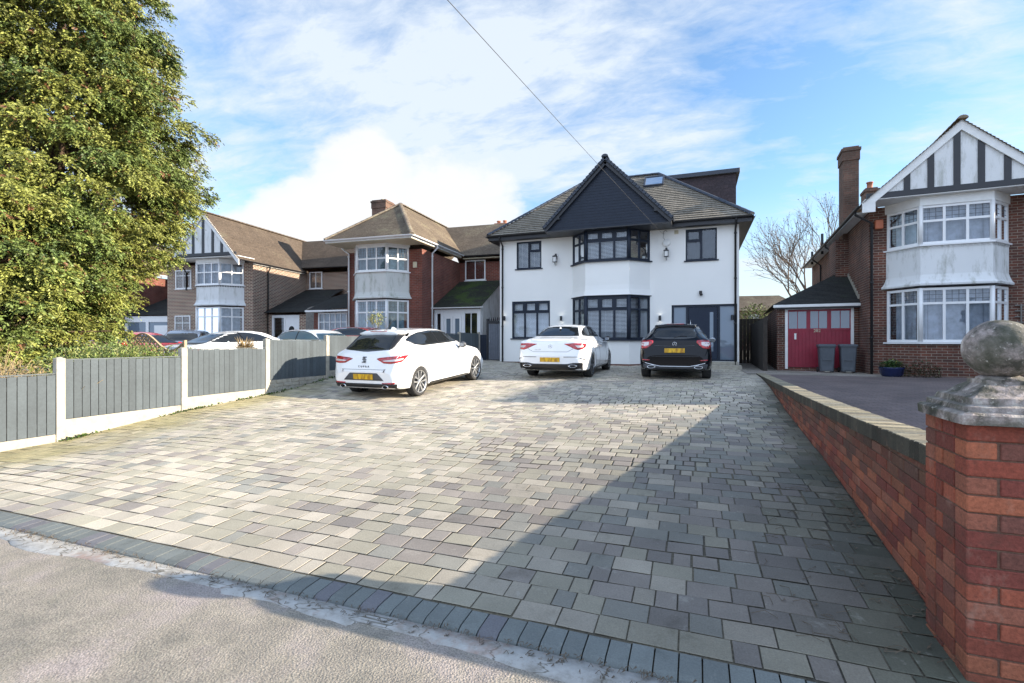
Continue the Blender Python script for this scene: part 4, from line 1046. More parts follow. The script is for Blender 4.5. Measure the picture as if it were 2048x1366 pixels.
# ------------------------------------------------------------------ brick house on the right
RH = thing('brick_house', 'brown brick house with white timbered gable, two-storey bay and tall side chimney on the right', 'house', (4.75, 17.2, 0), R(-4))
mb = MB(); wall(mb, 12.5, 5.35, .3, [], .1, 0.)
wop = [(3.2, 4.1, 4.1, 5.2)]
m2 = MB(TT(0, 12, -PI / 2)); wall(m2, 12, 5.35, .3, [(5.2, 6.0, 4.0, 5.2)], .1)
mb.v_off = 0; k0 = len(mb.v); mb.add(m2.v, m2.f)
mb.quad((0, 12, .3), (12.5, 12, .3), (12.5, 12, 5.35), (0, 12, 5.35)); mb.quad((12.5, 0, .3), (12.5, 12, .3), (12.5, 12, 5.35), (12.5, 0, 5.35))
mb.box(-.38, -.002, 2.9, 4.3, .3, 5.0)
mb.build('wall', 'brick_brown', RH)
window(RH, TT(0, 12, -PI / 2), 5.2, 6.0, 4.0, 5.2, cols=2, back='dark_room', sill=True)
bay(RH, 1.75, 1.34, .75, .75, [(1.43, 2.90), (4.07, 5.12)], 1.385, (2.96, 4.03), (5.12, 5.42), 'brick_brown', 'render_old', tops=.42, cols=(2, 3, 2), dent='render_old', base_from=.3)
# roof: front gable running back, main slope to the right
gx, ghw, gzt, gzb = 1.78, 2.12, 7.20, 5.28; gs = (gzt - gzb) / ghw
mb = MB()
tiled(mb, [(gx - ghw, -1.08, gzb), (gx - ghw, 11.9, gzb), (gx, 11.9, gzt), (gx, -1.08, gzt)], .1, .02)
tiled(mb, [(gx + ghw, -1.08, gzb), (gx + ghw, -.35, gzb), (gx, 2.0, gzt), (gx, -1.08, gzt)], .1, .02)
tiled(mb, [(gx + ghw - .1, -.4, gzb), (12.9, -.4, gzb), (12.9, 3.0, 6.9), (gx, 3.0, 6.9), (gx, 2., 6.8)], .1, .02)
rf = mb.build('roof', 'tile_brown', RH)
one(RH, 'ridge_tiles', 'tile_brown', ridge, (gx, -1.12, gzt + .05), (gx, 11, gzt + .05))
timber_gable(RH, gx, ghw, -1.02, gzb, gzt, 'render_old', [gx + d for d in (-1.22, -.76, -.05, .42, .95, 1.42)][1:] if False else [.65, 1.16, 1.70, 2.19, 2.70, 3.2], 5.40, tw=.25, ends=.02)
trim(RH, 'soffit', 'white_paint', (gx - ghw + .05, gx + ghw - .05, -.98, -.02, 5.36, 5.40), (-.33, -.03, .0, 11.9, 5.22, 5.26))
one(RH, 'gable_return', 'white_paint', lambda mb: mb.prism([(gx - ghw - .02, 5.02), (gx - ghw - .02, 5.32), (gx - ghw + .28, 5.36), (gx - ghw + .28, 5.02)], -1.03, -.985))
one(RH, 'gutter', 'black_plastic', gutter, [(-.40, -1.0, 5.26), (-.40, 11.9, 5.26)], .055)
one(RH, 'downpipe', 'black_plastic', downpipe, (-.38, -.25, 5.24), .05, -.07, .4)
for y in (5.1, 8.5): one(RH, 'downpipe', 'black_plastic', downpipe, (-.38, y, 5.24), -.07, y + .1, 2.5)
one(RH, 'alarm_box', 'orange_box', lambda mb: mb.box(.13, .33, -.09, -.002, 4.72, 4.98, .015))
# tall stack standing on the side wall
chimney(RH, -.14, .32, 3.0, 3.8, 5.0, 8.18, 'brick_stack', 0)
chimney(RH, 1.1, 1.5, 6.0, 6.6, 6.6, 7.45, 'brick_stack', 1, 'terracotta', .25)
for y, h in ((6.6, .75), (9.6, .5)): one(RH, 'vent_pipe', 'black_plastic', lambda mb: mb.tube([(-.28, y, 5.1), (-.28, y, 5.2 + h)], .05, 8))
one(RH, 'wall_trellis', 'wood_weathered', lambda mb: [mb.box(3.2, 3.9, -.04, -.015, z, z + .03) for z in (1.95, 2.1, 2.25, 2.4)] + [mb.box(x, x + .03, -.06, -.041, 1.85, 2.45) for x in (3.3, 3.5, 3.7)])
# lean-to garage
GA = thing('garage', 'small brick garage with red timber doors and mossy hipped roof attached to the brick house', 'garage', (4.75 + 1.3 * math.sin(R(4)), 17.2 + 1.3 * math.cos(R(4)), 0), R(-4))
mb = MB(); wall(mb, -.43, 2.62, .3, [(-2.06, -.43 - .0, .62, 2.52)], .12, -2.30) if False else None
mb.box(-2.30, -2.06, 0, .12, .3, 2.60); mb.box(-.0, .0 + .001, 0, .12, .3, 2.6); mb.box(-2.06, -.01, .005, .12, .3, .585); mb.box(-.14, -.01, 0, .12, .585, 2.6)
mb.box(-2.30, -2.18, .122, 7.5, .2, 2.6)
mb.build('wall', 'brick_brown', GA)
one(GA, 'door_frame', 'white_paint', lambda mb: (mb.box(-2.06, -1.98, -.03, .06, .54, 2.50), mb.box(-.22, -.14, -.03, .06, .50, 2.50), mb.box(-2.06, -.14, -.03, .06, 2.502, 2.58)))
def dleaf(mb):
    mb.box(-1.98, -.22, .0, .03, .60, 1.88); mb.box(-1.98, -.22, .0, .03, 2.44, 2.50)
    for x0, x1 in ((-1.98, -1.955), (-1.44, -1.33), (-.86, -.75), (-.245, -.22)): mb.box(x0, x1, -.004, .03, 1.881, 2.439)
    n = 17
    for i in range(n):
        a = -1.975 + i * 1.75 / n; mb.box(a + .004, a + 1.75 / n - .004, -.008, .0, .63, 1.80, .003)
    mb.box(-1.98, -.22, -.012, .0, 1.805, 1.88)
gd = one(GA, 'door', 'garage_red', dleaf)
for a, b in ((-1.95, -1.44), (-1.33, -.86), (-.75, -.25)):
    mb = MB(); mb.quad((a, .012, 1.88), (b, .012, 1.88), (b, .012, 2.44), (a, .012, 2.44)); mb.mi = 1; mb.box((a + b) / 2 - .009, (a + b) / 2 + .009, 0, .02, 1.881, 2.439); mb.build('door_window', ['glass_garage', 'garage_red'], gd)
text_mesh('282', .135, 'house_number', 'cream', gd, Matrix.Translation((-1.14, -.018, 1.80)) @ Matrix.Rotation(PI / 2, 4, 'X'), .002)
one(GA, 'letter_plate', 'white_paint', lambda mb: mb.box(-1.79, -1.73, -.024, -.012, 1.52, 1.72, .003)).parent = gd
mb = MB(); pk = (-.02, 2.6, 4.25)
tiled(mb, [(-2.42, -.22, 2.66), (-.0, -.22, 2.66), (-.0, 2.6 - .9, 3.75), (-.46, 1.7, 3.75)], .1, .02)
tiled(mb, [(-2.42, -.22, 2.66), (-.46, 1.7, 3.75), (-.0, 1.9, 4.0), (-.0, 7.4, 4.0), (-2.42, 7.5, 2.66)], .1, .02)
mb.build('roof', 'tile_dark', GA)
one(GA, 'gutter', 'white_paint', lambda mb: mb.box(-2.42, .0, -.27, -.20, 2.57, 2.66, .008))
one(GA, 'fascia', 'black_paint', lambda mb: mb.box(-2.38, -.01, -.199, -.15, 2.52, 2.64))
one(GA, 'flashing', 'concrete', lambda mb: [mb.box(-.03, -.004, -.1 + i * .22, .13 + i * .22, 2.80 + i * .12, 2.95 + i * .12) for i in range(9)])

# ------------------------------------------------------------------ red brick house, left of the white one
def recess_roof(mb, x0, x1, ye, ze, yr_, zr_, hipr=True, course=.1):
    h = 1.9 if hipr else 0
    tiled(mb, [(x0 - 2, ye, ze), (x1, ye, ze), (x1 - h, yr_, zr_), (x0 - 2, yr_, zr_)], course, .02)
    if hipr: tiled(mb, [(x1, ye, ze), (x1, ye + 2 * (yr_ - ye), ze), (x1 - h, yr_, zr_)], course, .02)
    tiled(mb, [(x0 - 2, ye + 2 * (yr_ - ye), ze), (x1, ye + 2 * (yr_ - ye), ze), (x1 - h, yr_, zr_), (x0 - 2, yr_, zr_)], course, .02)
def body(par, m, xl_, ytop, xr_, z=5.55):
    mb = MB(); mb.quad((-xl_, 0, .3), (0, 0, .3), (0, 0, z), (-xl_, 0, z)); mb.quad((0, 0, .3), (0, 4.2, .3), (0, 4.2, z), (0, 0, z)); mb.quad((-xl_, 0, .3), (-xl_, 10, .3), (-xl_, 10, z), (-xl_, 0, z))
    mb.quad((0, 4.2, .3), (xr_, 4.2, .3), (xr_, 4.2, z), (0, 4.2, z)); mb.quad((xr_, 4.2, .3), (xr_, 10, .3), (xr_, 10, z), (xr_, 4.2, z)); mb.quad((-xl_, 10, .3), (xr_, 10, .3), (xr_, 10, z), (-xl_, 10, z))
    return mb.build('wall', m, par)
H2 = thing('brick_house', 'red brick house with hipped brown roof and mouldy white bay next to the white house', 'house', (-11.35, 19.0, 0), R(3))
body(H2, 'brick_red', 3.86, 0, 3.3)
bay(H2, -2.05, 1.42, .75, .8, [(2.0 - .35, 3.28), (4.54, 5.64)], 1.6, (3.34, 4.50), (5.64, 5.86), 'brick_red', 'render_mouldy', tops=.55, cols=(2, 3, 2), back='teal_curtain', base_from=.3)
mb = MB(); e0, e1, ex0, ex1, ez = -1.42, 7.3, -4.02, .28, 5.88; xm = (ex0 + ex1) / 2; hz_ = 8.02; ya_ = 1.35
tiled(mb, [(ex0, e0, ez), (ex1, e0, ez), (xm, ya_, hz_)], .1, .02)
tiled(mb, [(ex1, e0, ez), (ex1, e1, ez), (xm, e1, hz_), (xm, ya_, hz_)], .1, .02)
tiled(mb, [(ex0, e0, ez), (ex0, 10, ez), (xm, 10, hz_), (xm, ya_, hz_)], .1, .02)
recess_roof(mb, .2, 3.7, 3.85, 5.86, 6.2, 7.95)
mb.build('roof', 'tile_brown', H2)
mb = MB(); ridge(mb, (xm, ya_, hz_ + .04), (xm, e1, hz_ + .04)); ridge(mb, (ex1, e0, ez + .05), (xm, ya_, hz_ + .04)); ridge(mb, (ex0, e0, ez + .05), (xm, ya_, hz_ + .04)); mb.build('ridge_tiles', 'tile_brown', H2)
trim(H2, 'soffit', 'cream', (ex0 + .05, ex1 - .05, e0 + .05, -.01, 5.74, 5.78), (.01, ex1 - .05, 0, 3.85, 5.74, 5.78), (0.3, 3.65, 3.88, 4.19, 5.70, 5.74))
trim(H2, 'fascia', 'white_paint', (ex0 + .03, ex1 - .03, e0 + .02, e0 + .048, 5.76, 5.86), (ex1 - .06, ex1 - .03, e0 + .05, 3.8, 5.76, 5.86))
one(H2, 'gutter', 'white_upvc', gutter, [(ex0, e0 - .04, 5.88), (ex1 + .05, e0 - .04, 5.88)]); one(H2, 'gutter', 'white_upvc', gutter, [(ex1 + .05, e0 - .02, 5.88), (ex1 + .05, 3.85, 5.88)]); one(H2, 'gutter', 'black_plastic', gutter, [(.4, 3.8, 5.84), (3.7, 3.8, 5.84)])
one(H2, 'downpipe', 'white_upvc', downpipe, (ex1 + .03, .9, 5.84), .05, .9, .6, .04); one(H2, 'downpipe', 'white_upvc', downpipe, (-3.95, -.3, 5.84), -3.75, -.06, .6, .04)
window(H2, TT(0, 4.2), .3, 1.42, 4.62, 5.66, cols=2, back='dark_room', inset=-.02, glass='glass')
one(H2, 'meter_box', 'cream', lambda mb: mb.box(-.42, -.24, -.07, -.002, 4.72, 4.98, .01))
chimney(H2, -5.85, -4.95, 5.0, 5.9, 5.0, 9.5, 'brick_stack', 1, 'cream', .1); chimney(H2, .75, 1.5, 7.4, 8.0, 7.0, 8.25, 'terracotta', 2, 'terracotta', .15)
# porch: white double door between side lights under a mossy lean-to
PR = H2
mb = MB(); tiled(mb, [(-.0, .95, 3.02), (2.45, .95, 3.02), (2.45, 4.15, 4.55), (-.0, 4.15, 4.55)], .1, .02); mb.build('porch_roof', 'tile_moss', H2)
one(H2, 'porch_gutter', 'white_upvc', gutter, [(-.05, .9, 3.0), (2.5, .9, 3.0)], .055)
one(H2, 'porch_gable', 'render_old', lambda mb: mb.prism([(1.3, .3), (4.15, .3), (4.15, 4.48), (1.3, 3.1)], 2.26, 2.36, 'yz'))
T = TT(0, 1.2)
one(H2, 'porch_frame', 'white_upvc', lambda mb: (mb.box(.02, 2.32, 1.15, 1.25, 2.78, 2.93), mb.box(.5, 1.4, 1.16, 1.24, 2.6, 2.78), mb.box(.02, .12, 1.15, 1.25, .6, 2.78), mb.box(2.2, 2.32, 1.15, 1.25, .6, 2.78), mb.box(.38, .50, 1.15, 1.25, .6, 2.78), mb.box(1.40, 1.50, 1.15, 1.25, .6, 2.78)))
for a, b in ((.52, .94), (.96, 1.38)):
    pd = one(H2, 'door', 'white_upvc', lambda mb: (mb.box(a, a + .1, 1.17, 1.23, .6, 2.6), mb.box(b - .1, b, 1.17, 1.23, .6, 2.6), mb.box(a + .1, b - .1, 1.17, 1.23, 2.5, 2.6), mb.box(a + .1, b - .1, 1.17, 1.23, .6, .85)))
    mb = MB(); mb.quad((a + .1, 1.2, .85), (b - .1, 1.2, .85), (b - .1, 1.2, 2.5), (a + .1, 1.2, 2.5)); mb.build('pane', 'glass_frost', pd)
window(H2, T, .12, .38, 1.45, 2.78, cols=1, inset=.0, back='dark_room', sill=False, fr=.04)
window(H2, T, 1.50, 2.20, 1.62, 2.78, cols=2, inset=.0, back='dark_room', sill=True, fr=.05)
one(H2, 'porch_base', 'anthracite', lambda mb: mb.box(1.5, 2.2, 1.17, 1.24, .5, 1.575))
# annexe on its left side with a row of small windows
mb = MB(); tiled(mb, [(-6.3, .2, 2.95), (-3.87, .2, 2.95), (-3.87, 3.2, 4.35), (-4.6, 3.2, 4.35), (-6.3, 1.9, 3.6)], .1, .02); mb.build('annexe_roof', 'tile_dark', H2)
one(H2, 'annexe_wall', 'brick_red', lambda mb: (mb.box(-6.15, -3.87, .5, .6, .3, 1.85), mb.box(-6.15, -5.9, .5, .6, 1.85, 2.85), mb.box(-6.15, -6.05, .6, 4, .3, 2.85)))
window(H2, TT(0, .5), -5.88, -3.92, 1.88, 2.84, cols=6, tops=.45, inset=0., back='net_curtain', sill=True, fr=.06)
one(H2, 'annexe_gutter', 'white_upvc', lambda mb: mb.box(-6.38, -3.6, .12, .19, 2.87, 2.95, .008))
# side gate and black screen beside the white house
SG = thing('side_gate', 'grey boarded side gate with black spiked top rail between the white house and the porch', 'gate', (-8.2, 19.95, 0))
one(SG, 'gate_leaf', 'gate_grey', lambda mb: [mb.box(-.36 + i * .106, -.36 + (i + 1) * .106 - .006, 0, .03, .66, 2.22, .003) for i in range(7)])
one(SG, 'gate_frame', 'black_paint', lambda mb: (mb.box(-.46, -.37, -.02, .06, .5, 2.45), mb.box(.385, .46, -.02, .06, .5, 2.45), mb.box(-.37, .385, -.01, .05, 2.23, 2.36), mb.box(-.37, .385, .0, .04, .52, .655)))
one(SG, 'spikes', 'black_paint', lambda mb: [mb.lathe([(.022, 2.36), (.03, 2.43), (.002, 2.52)], (-.34 + i * .1, .02, 0), 6) for i in range(8)])
one(SG, 'latch', 'chrome', lambda mb: mb.tube([(-.3, -.03, 1.35), (-.3, -.03, 1.5)], .012, 6))
SF = thing('black_fence', 'short black boarded screen joining the side gate to the grey fence', 'fence', (-9.1, 19.95, 0))
one(SF, 'boards', 'anthracite', lambda mb: [mb.box(-.75 + i * .11, -.75 + (i + 1) * .11 - .005, 0, .025, .55, 1.75, .002) for i in range(11)])

# ------------------------------------------------------------------ patterned-brick house with half-timbered gable
H3 = thing('brick_house', 'purple and cream patterned brick house with white half-timbered gable behind the parked cars', 'house', (-21.5, 19.2, 0), R(6))
body(H3, 'brick_purple', 5.6, 0, 3.6)
bay(H3, -2.05, 1.5, .72, .8, [(1.65, 3.22), (4.36, 5.5)], 1.6, (3.3, 4.32), (5.5, 5.68), 'brick_purple', 'render_panel', tops=.5, cols=(2, 3, 2), back='net_curtain', lead=False, dent='black_paint', base_from=.3)
mb = MB(); xm = -2.0; gz_, ge, gw = 8.0, 5.55, 2.15
tiled(mb, [(xm + gw, -1.22, ge), (xm + gw, 4.0, ge), (xm + gw, 4.0, ge), (xm, 8.5, gz_), (xm, -1.22, gz_)], .1, .02)
tiled(mb, [(xm - gw, -1.22, ge), (xm - gw, 10, ge), (xm, 10, gz_), (xm, -1.22, gz_)], .1, .02)
recess_roof(mb, -1, 4.0, 3.85, 5.8, 6.4, 7.95); tiled(mb, [(-6.0, -.3, 5.6), (xm - gw + .3, -.3, 5.6), (xm - gw + .3, 2.5, 7.6), (-6.0, 2.5, 7.6)], .1, .02)
mb.build('roof', 'tile_red', H3)
one(H3, 'ridge_tiles', 'tile_red', ridge, (xm, -1.25, gz_ + .04), (xm, 8.5, gz_ + .04))
timber_gable(H3, xm, gw - .0, -1.18, ge, gz_, 'render_panel', [xm + d for d in (-1.2, -.62, .0, .6, 1.15)], 5.78, tw=.22, ends=.06, postw=.15)
trim(H3, 'soffit', 'white_paint', (xm - gw + .05, xm + gw - .05, -1.1, -.01, 5.70, 5.735), (.01, .12, .0, 3.9, 5.45, 5.55))
one(H3, 'gutter', 'black_plastic', gutter, [(.2, -1.1, 5.55), (.2, 3.95, 5.55)]); one(H3, 'gutter', 'black_plastic', gutter, [(.2, 3.75, 5.80), (4.0, 3.75, 5.80)])
one(H3, 'downpipe', 'black_plastic', downpipe, (.2, 1.0, 5.5), .06, 1.0, .6); one(H3, 'downpipe', 'black_plastic', downpipe, (-4.0, -.5, 5.5), -4.25, -.06, 4.2)
window(H3, TT(0, 4.2), .25, 1.12, 4.6, 5.6, cols=2, back='dark_room', inset=-.02)
window(H3, TT(0, 0), -5.0, -3.95, 4.3, 5.3, cols=2, tops=.3, back='net_curtain', inset=-.02); window(H3, TT(0, 0), -5.05, -4.0, 1.9, 2.85, cols=2, tops=.4, back='net_curtain', inset=-.02)
mb = MB(); tiled(mb, [(0, .75, 2.98), (2.6, .75, 2.98), (2.6, 4.15, 4.5), (0, 4.15, 4.5)], .1, .02); mb.build('porch_roof', 'tile_dark', H3)
one(H3, 'porch_frame', 'white_upvc', lambda mb: (mb.box(.3, 2.0, 1.0, 1.1, 2.72, 2.86), mb.box(.3, .42, 1.0, 1.1, .5, 2.72), mb.box(1.9, 2.0, 1.0, 1.1, .5, 2.72), mb.box(1.05, 1.14, 1.0, 1.1, .5, 2.72)))
mb = MB(); mb.quad((.42, 1.06, .5), (1.05, 1.06, .5), (1.05, 1.06, 2.72), (.42, 1.06, 2.72)); mb.build('porch_glass', 'glass', H3)
dd = one(H3, 'door', 'white_upvc', lambda mb: mb.box(1.14, 1.9, 1.02, 1.08, .5, 2.72, .01))
one(dd, 'door_window', 'dark_room', lambda mb: mb.lathe([(.17, 1.015), (.0, 1.01)], (1.52, 0, 2.1), 16, 'y'))
one(H3, 'porch_wall', 'brick_purple', lambda mb: (mb.box(.01, .3, 1.0, 1.1, .3, 2.9), mb.box(2.01, 2.6, 1.0, 1.1, .3, 2.9), mb.box(2.5, 2.6, 1.1, 4.1, .3, 2.9)))
# curved grey timber gate between the two
CG = thing('timber_gate', 'tall weathered timber gate with rounded top between two brick houses', 'gate', (-18.2, 20.0, 0), R(5))
one(CG, 'gate_leaf', 'wood_weathered', lambda mb: [mb.box(-.55 + i * .1, -.55 + (i + 1) * .1 - .008, 0, .03, .6, 3.0 + .25 * math.sqrt(max(0, 1 - ((i - 5) / 5.6) ** 2))) for i in range(11)])
# ------------------------------------------------------------------ far left red brick house behind the conifer
H4 = thing('brick_house', 'plain red brick house half hidden behind the big conifer at far left', 'house', (-32.0, 18.6, 0), R(9))
body(H4, 'brick_red', 6, 0, 4.0)
mb = MB(); tiled(mb, [(.3, -.4, 5.7), (.3, 9, 5.7), (-2.6, 9, 8.2), (-2.6, 2., 8.2)], .1, .02); tiled(mb, [(-6.3, -.4, 5.7), (.3, -.4, 5.7), (-2.6, 2., 8.2), (-3.4, 2., 8.2)], .1, .02); recess_roof(mb, .2, 4.4, 3.85, 5.8, 6.2, 7.6)
mb.build('roof', 'tile_red', H4)
one(H4, 'gutter', 'white_upvc', gutter, [(.35, -.4, 5.7), (.35, 3.85, 5.7)]); one(H4, 'gutter', 'white_upvc', gutter, [(.35, 3.8, 5.78), (4.4, 3.8, 5.78)])
window(H4, TT(0, 0), -3.2, -1.2, 1.5, 2.9, cols=3, tops=.4, back='net_curtain', inset=-.02); window(H4, TT(0, 0), -3.2, -1.2, 4.2, 5.4, cols=3, tops=.4, back='net_curtain', inset=-.02)
mb = MB(); tiled(mb, [(.1, .8, 3.0), (4.0, .8, 3.0), (4.0, 4.1, 4.4), (.1, 4.1, 4.4)], .1, .02); mb.build('porch_roof', 'tile_dark', H4)
one(H4, 'porch_front', 'white_upvc', lambda mb: (mb.box(.1, 4.0, .9, 1.0, 2.6, 2.95), mb.box(.1, .3, .9, 1.0, .5, 2.6), mb.box(1.6, 1.8, .9, 1.0, .5, 2.6), mb.box(3.8, 4., .9, 1.0, .5, 2.6), mb.box(2.2, 3.5, .9, 1., .5, 2.4)))
one(H4, 'porch_glass', 'glass_frost', lambda mb: mb.quad((.3, .95, .5), (3.8, .95, .5), (3.8, .95, 2.6), (.3, .95, 2.6)))
# ------------------------------------------------------------------ far house and boundary beyond the side passage
FH = thing('far_house', 'distant brown brick house with small white windows beyond the side passage', 'house', (5.4, 62, 0), R(8))
one(FH, 'wall', 'brick_brown', lambda mb: mb.box(-2, 6, 0, 6, .3, 5.0))
mb = MB(); tiled(mb, [(-2.4, -.3, 4.95), (6.4, -.3, 4.95), (4.2, 3, 6.9), (-.2, 3, 6.9)], .12, .03); tiled(mb, [(6.4, -.3, 4.95), (6.4, 6.3, 4.95), (4.2, 3, 6.9)], .12, .03); mb.build('roof', 'tile_brown', FH)
for x in (.2, 2.6, 4.4): window(FH, TT(0, 0), x, x + 1.1, 3.4, 4.5, cols=2, back='net_curtain', inset=-.02, sill=False)
PF = thing('passage_fence', 'dark stained close-boarded fence closing the passage beside the white house', 'fence', (2.0, 24.0, 0))
one(PF, 'boards', 'wood_dark', lambda mb: [mb.box(-1.6 + i * .14, -1.6 + (i + 1) * .14 - .008, 0, .03, .3, 2.45) for i in range(24)])
SFN = thing('passage_fence', 'dark brown close-boarded fence running back along the side of the red-doored garage', 'fence', (2.05, 17.9, 0), R(-2))
one(SFN, 'boards', 'wood_dark', lambda mb: [mb.box(0, .03, i * .14, (i + 1) * .14 - .008, .3, 2.2) for i in range(43)])
for y in (0, 2.9, 5.9): one(SFN, 'post', 'wood_dark', lambda mb: mb.box(.032, .12, y, y + .09, .2, 2.25))

# ------------------------------------------------------------------ bins, planter
def bin_(u, v, rz, label):
    b = thing('wheelie_bin', label, 'bin', (u, v, gz(u, v) - .0), rz, 'wheelie bins by the garage')
    def bodyf(mb):
        n = 2; vs = []
        for (hx, y0, y1, z) in ((.19, -.20, .17, .06), (.225, -.27, .24, .84), (.245, -.29, .26, .86), (.245, -.29, .26, .90)):
            c = .03; vs += [(-hx + c, y0, z), (hx - c, y0, z), (hx, y0 + c, z), (hx, y1 - c, z), (hx - c, y1, z), (-hx + c, y1, z), (-hx, y1 - c, z), (-hx, y0 + c, z)]
        F = [(r_ * 8 + i, r_ * 8 + (i + 1) % 8, (r_ + 1) * 8 + (i + 1) % 8, (r_ + 1) * 8 + i) for r_ in range(3) for i in range(8)] + [tuple(range(8))[::-1], tuple(range(24, 32))]
        mb.add(vs, F); mb.box(-.12, .12, -.262, -.235, .42, .46, .004); mb.box(-.15, .15, -.215, -.19, .10, .2, .004)
    one(b, 'bin_body', 'bin_grey', bodyf)
    def lid(mb):
        vs = []
        for (hx, y0, y1, z) in ((.25, -.305, .27, .895), (.255, -.31, .28, .915), (.235, -.27, .26, .955), (.2, -.22, .22, .965)): vs += [(-hx, y0, z), (hx, y0, z), (hx, y1, z), (-hx, y1, z)]
        mb.add(vs, [(r_ * 4 + i, r_ * 4 + (i + 1) % 4, (r_ + 1) * 4 + (i + 1) % 4, (r_ + 1) * 4 + i) for r_ in range(3) for i in range(4)] + [(3, 2, 1, 0), (12, 13, 14, 15)])
    one(b, 'lid', 'bin_grey', lid)
    for s_ in (-1, 1): one(b, 'wheel', 'tyre', lambda mb: mb.lathe([(.09, s_ * .20), (.095, s_ * .22), (.09, s_ * .24)], (0, .2, .095), 16, 'x'))
    one(b, 'handle', 'bin_grey', lambda mb: mb.tube([(-.19, .27, .9), (-.19, .31, .93), (.19, .31, .93), (.19, .27, .9)], .014, 6))
    one(b, 'step', 'concrete', lambda mb: mb.box(-.07, .07, -.25, -.20, .04, .06))
for (u, v, rz, lb) in ((3.79, 17.80, R(-4), 'slate grey wheelie bin before the red garage doors, the one nearer the white house'), (4.35, 17.76, R(-6), 'slate grey wheelie bin at the right end of the red garage doors')):
    bin_(u, v, rz, lb)
for o in list(COL.objects):
    if o.name.startswith('wheelie_bin'): o.scale = (.93, .93, .92)
PT = thing('planter', 'glazed blue pot of leafy green plants under the right-hand bay window', 'planter', (4.93, 16.0, gz(4.93, 16) + .01))
one(PT, 'pot', 'glaze_blue', lambda mb: mb.lathe([(.20, 0), (.25, .06), (.285, .22), (.30, .25), (.28, .26), (.25, .22), (.0, .21)], n=28, cap=False))
mb = MB()
for _ in range(620):
    a = random.uniform(0, 2 * PI); r_ = .26 * math.sqrt(random.random()); h = .2 + .26 * random.random() * (1 - r_ * 1.6); p = Vector((r_ * math.cos(a), r_ * math.sin(a), h)); l = random.uniform(.04, .09)
    d = Vector((math.cos(a), math.sin(a), random.uniform(-.1, 1.2))).normalized() * l; s_ = Vector((-math.sin(a), math.cos(a), 0)) * l * .3; g = random.uniform(.6, 1.4)
    mb.tint = (.05 * g, .10 * g, .03 * g) if random.random() > .08 else (.3, .3, .05); mb.add([p, p + d * .5 + s_, p + d, p + d * .5 - s_], ((0, 1, 2, 3),))
mb.build('foliage', 'leaf', PT, fixn=False)
DB = thing('dry_shrub', 'low brown shrub against the brick base of the right-hand bay', 'shrub', (5.55, 15.9, gz(5.5, 16) + .01))
mb = MB()
for _ in range(900):
    a = random.uniform(0, 2 * PI); r_ = .34 * math.sqrt(random.random()); h = .5 * random.random() * (1 - r_ * 1.4); p = Vector((r_ * math.cos(a) * 1.3, r_ * math.sin(a) * .6, h)); l = random.uniform(.03, .07)
    d = Vector((random.gauss(0, 1), random.gauss(0, 1), random.gauss(.5, 1))).normalized() * l; s_ = d.cross(Vector((0, 0, 1))).normalized() * l * .3; g = random.uniform(.6, 1.4)
    mb.tint = (.06 * g, .045 * g, .025 * g) if random.random() > .3 else (.04, .055, .02); mb.add([p, p + d * .5 + s_, p + d, p + d * .5 - s_], ((0, 1, 2, 3),))
mb.build('foliage', 'leaf', DB, fixn=False)

# ------------------------------------------------------------------ cars
def hermite(t, x):
    """smooth monotone-ish interpolation of a table"""
    n = len(t)
    if x <= t[0][0]: return t[0][1]
    if x >= t[-1][0]: return t[-1][1]
    for i in range(n - 1):
        if x <= t[i + 1][0]: break
    def slope(j):
        if j == 0 or j == n - 1: return 0 if False else (t[min(j + 1, n - 1)][1] - t[max(j - 1, 0)][1]) / (t[min(j + 1, n - 1)][0] - t[max(j - 1, 0)][0])
        a = (t[j][1] - t[j - 1][1]) / (t[j][0] - t[j - 1][0]); b = (t[j + 1][1] - t[j][1]) / (t[j + 1][0] - t[j][0])
        return 0 if a * b <= 0 else 2 * a * b / (a + b)
    h = t[i + 1][0] - t[i][0]; s = (x - t[i][0]) / h; m0, m1 = slope(i) * h, slope(i + 1) * h
    return (2 * s**3 - 3 * s**2 + 1) * t[i][1] + (s**3 - 2 * s**2 + s) * m0 + (-2 * s**3 + 3 * s**2) * t[i + 1][1] + (s**3 - s**2) * m1
def catmull(P, m):
    out = []
    for i in range(len(P) - 1):
        p0, p1, p2, p3 = P[max(i - 1, 0)], P[i], P[i + 1], P[min(i + 2, len(P) - 1)]
        for k in range(m):
            t = k / m
            out.append(tuple(.5 * (2 * b + (c - a) * t + (2 * a - 5 * b + 4 * c - d) * t * t + (3 * b - a - 3 * c + d) * t**3) for a, b, c, d in zip(p0, p1, p2, p3)))
    out.append(P[-1]); return out
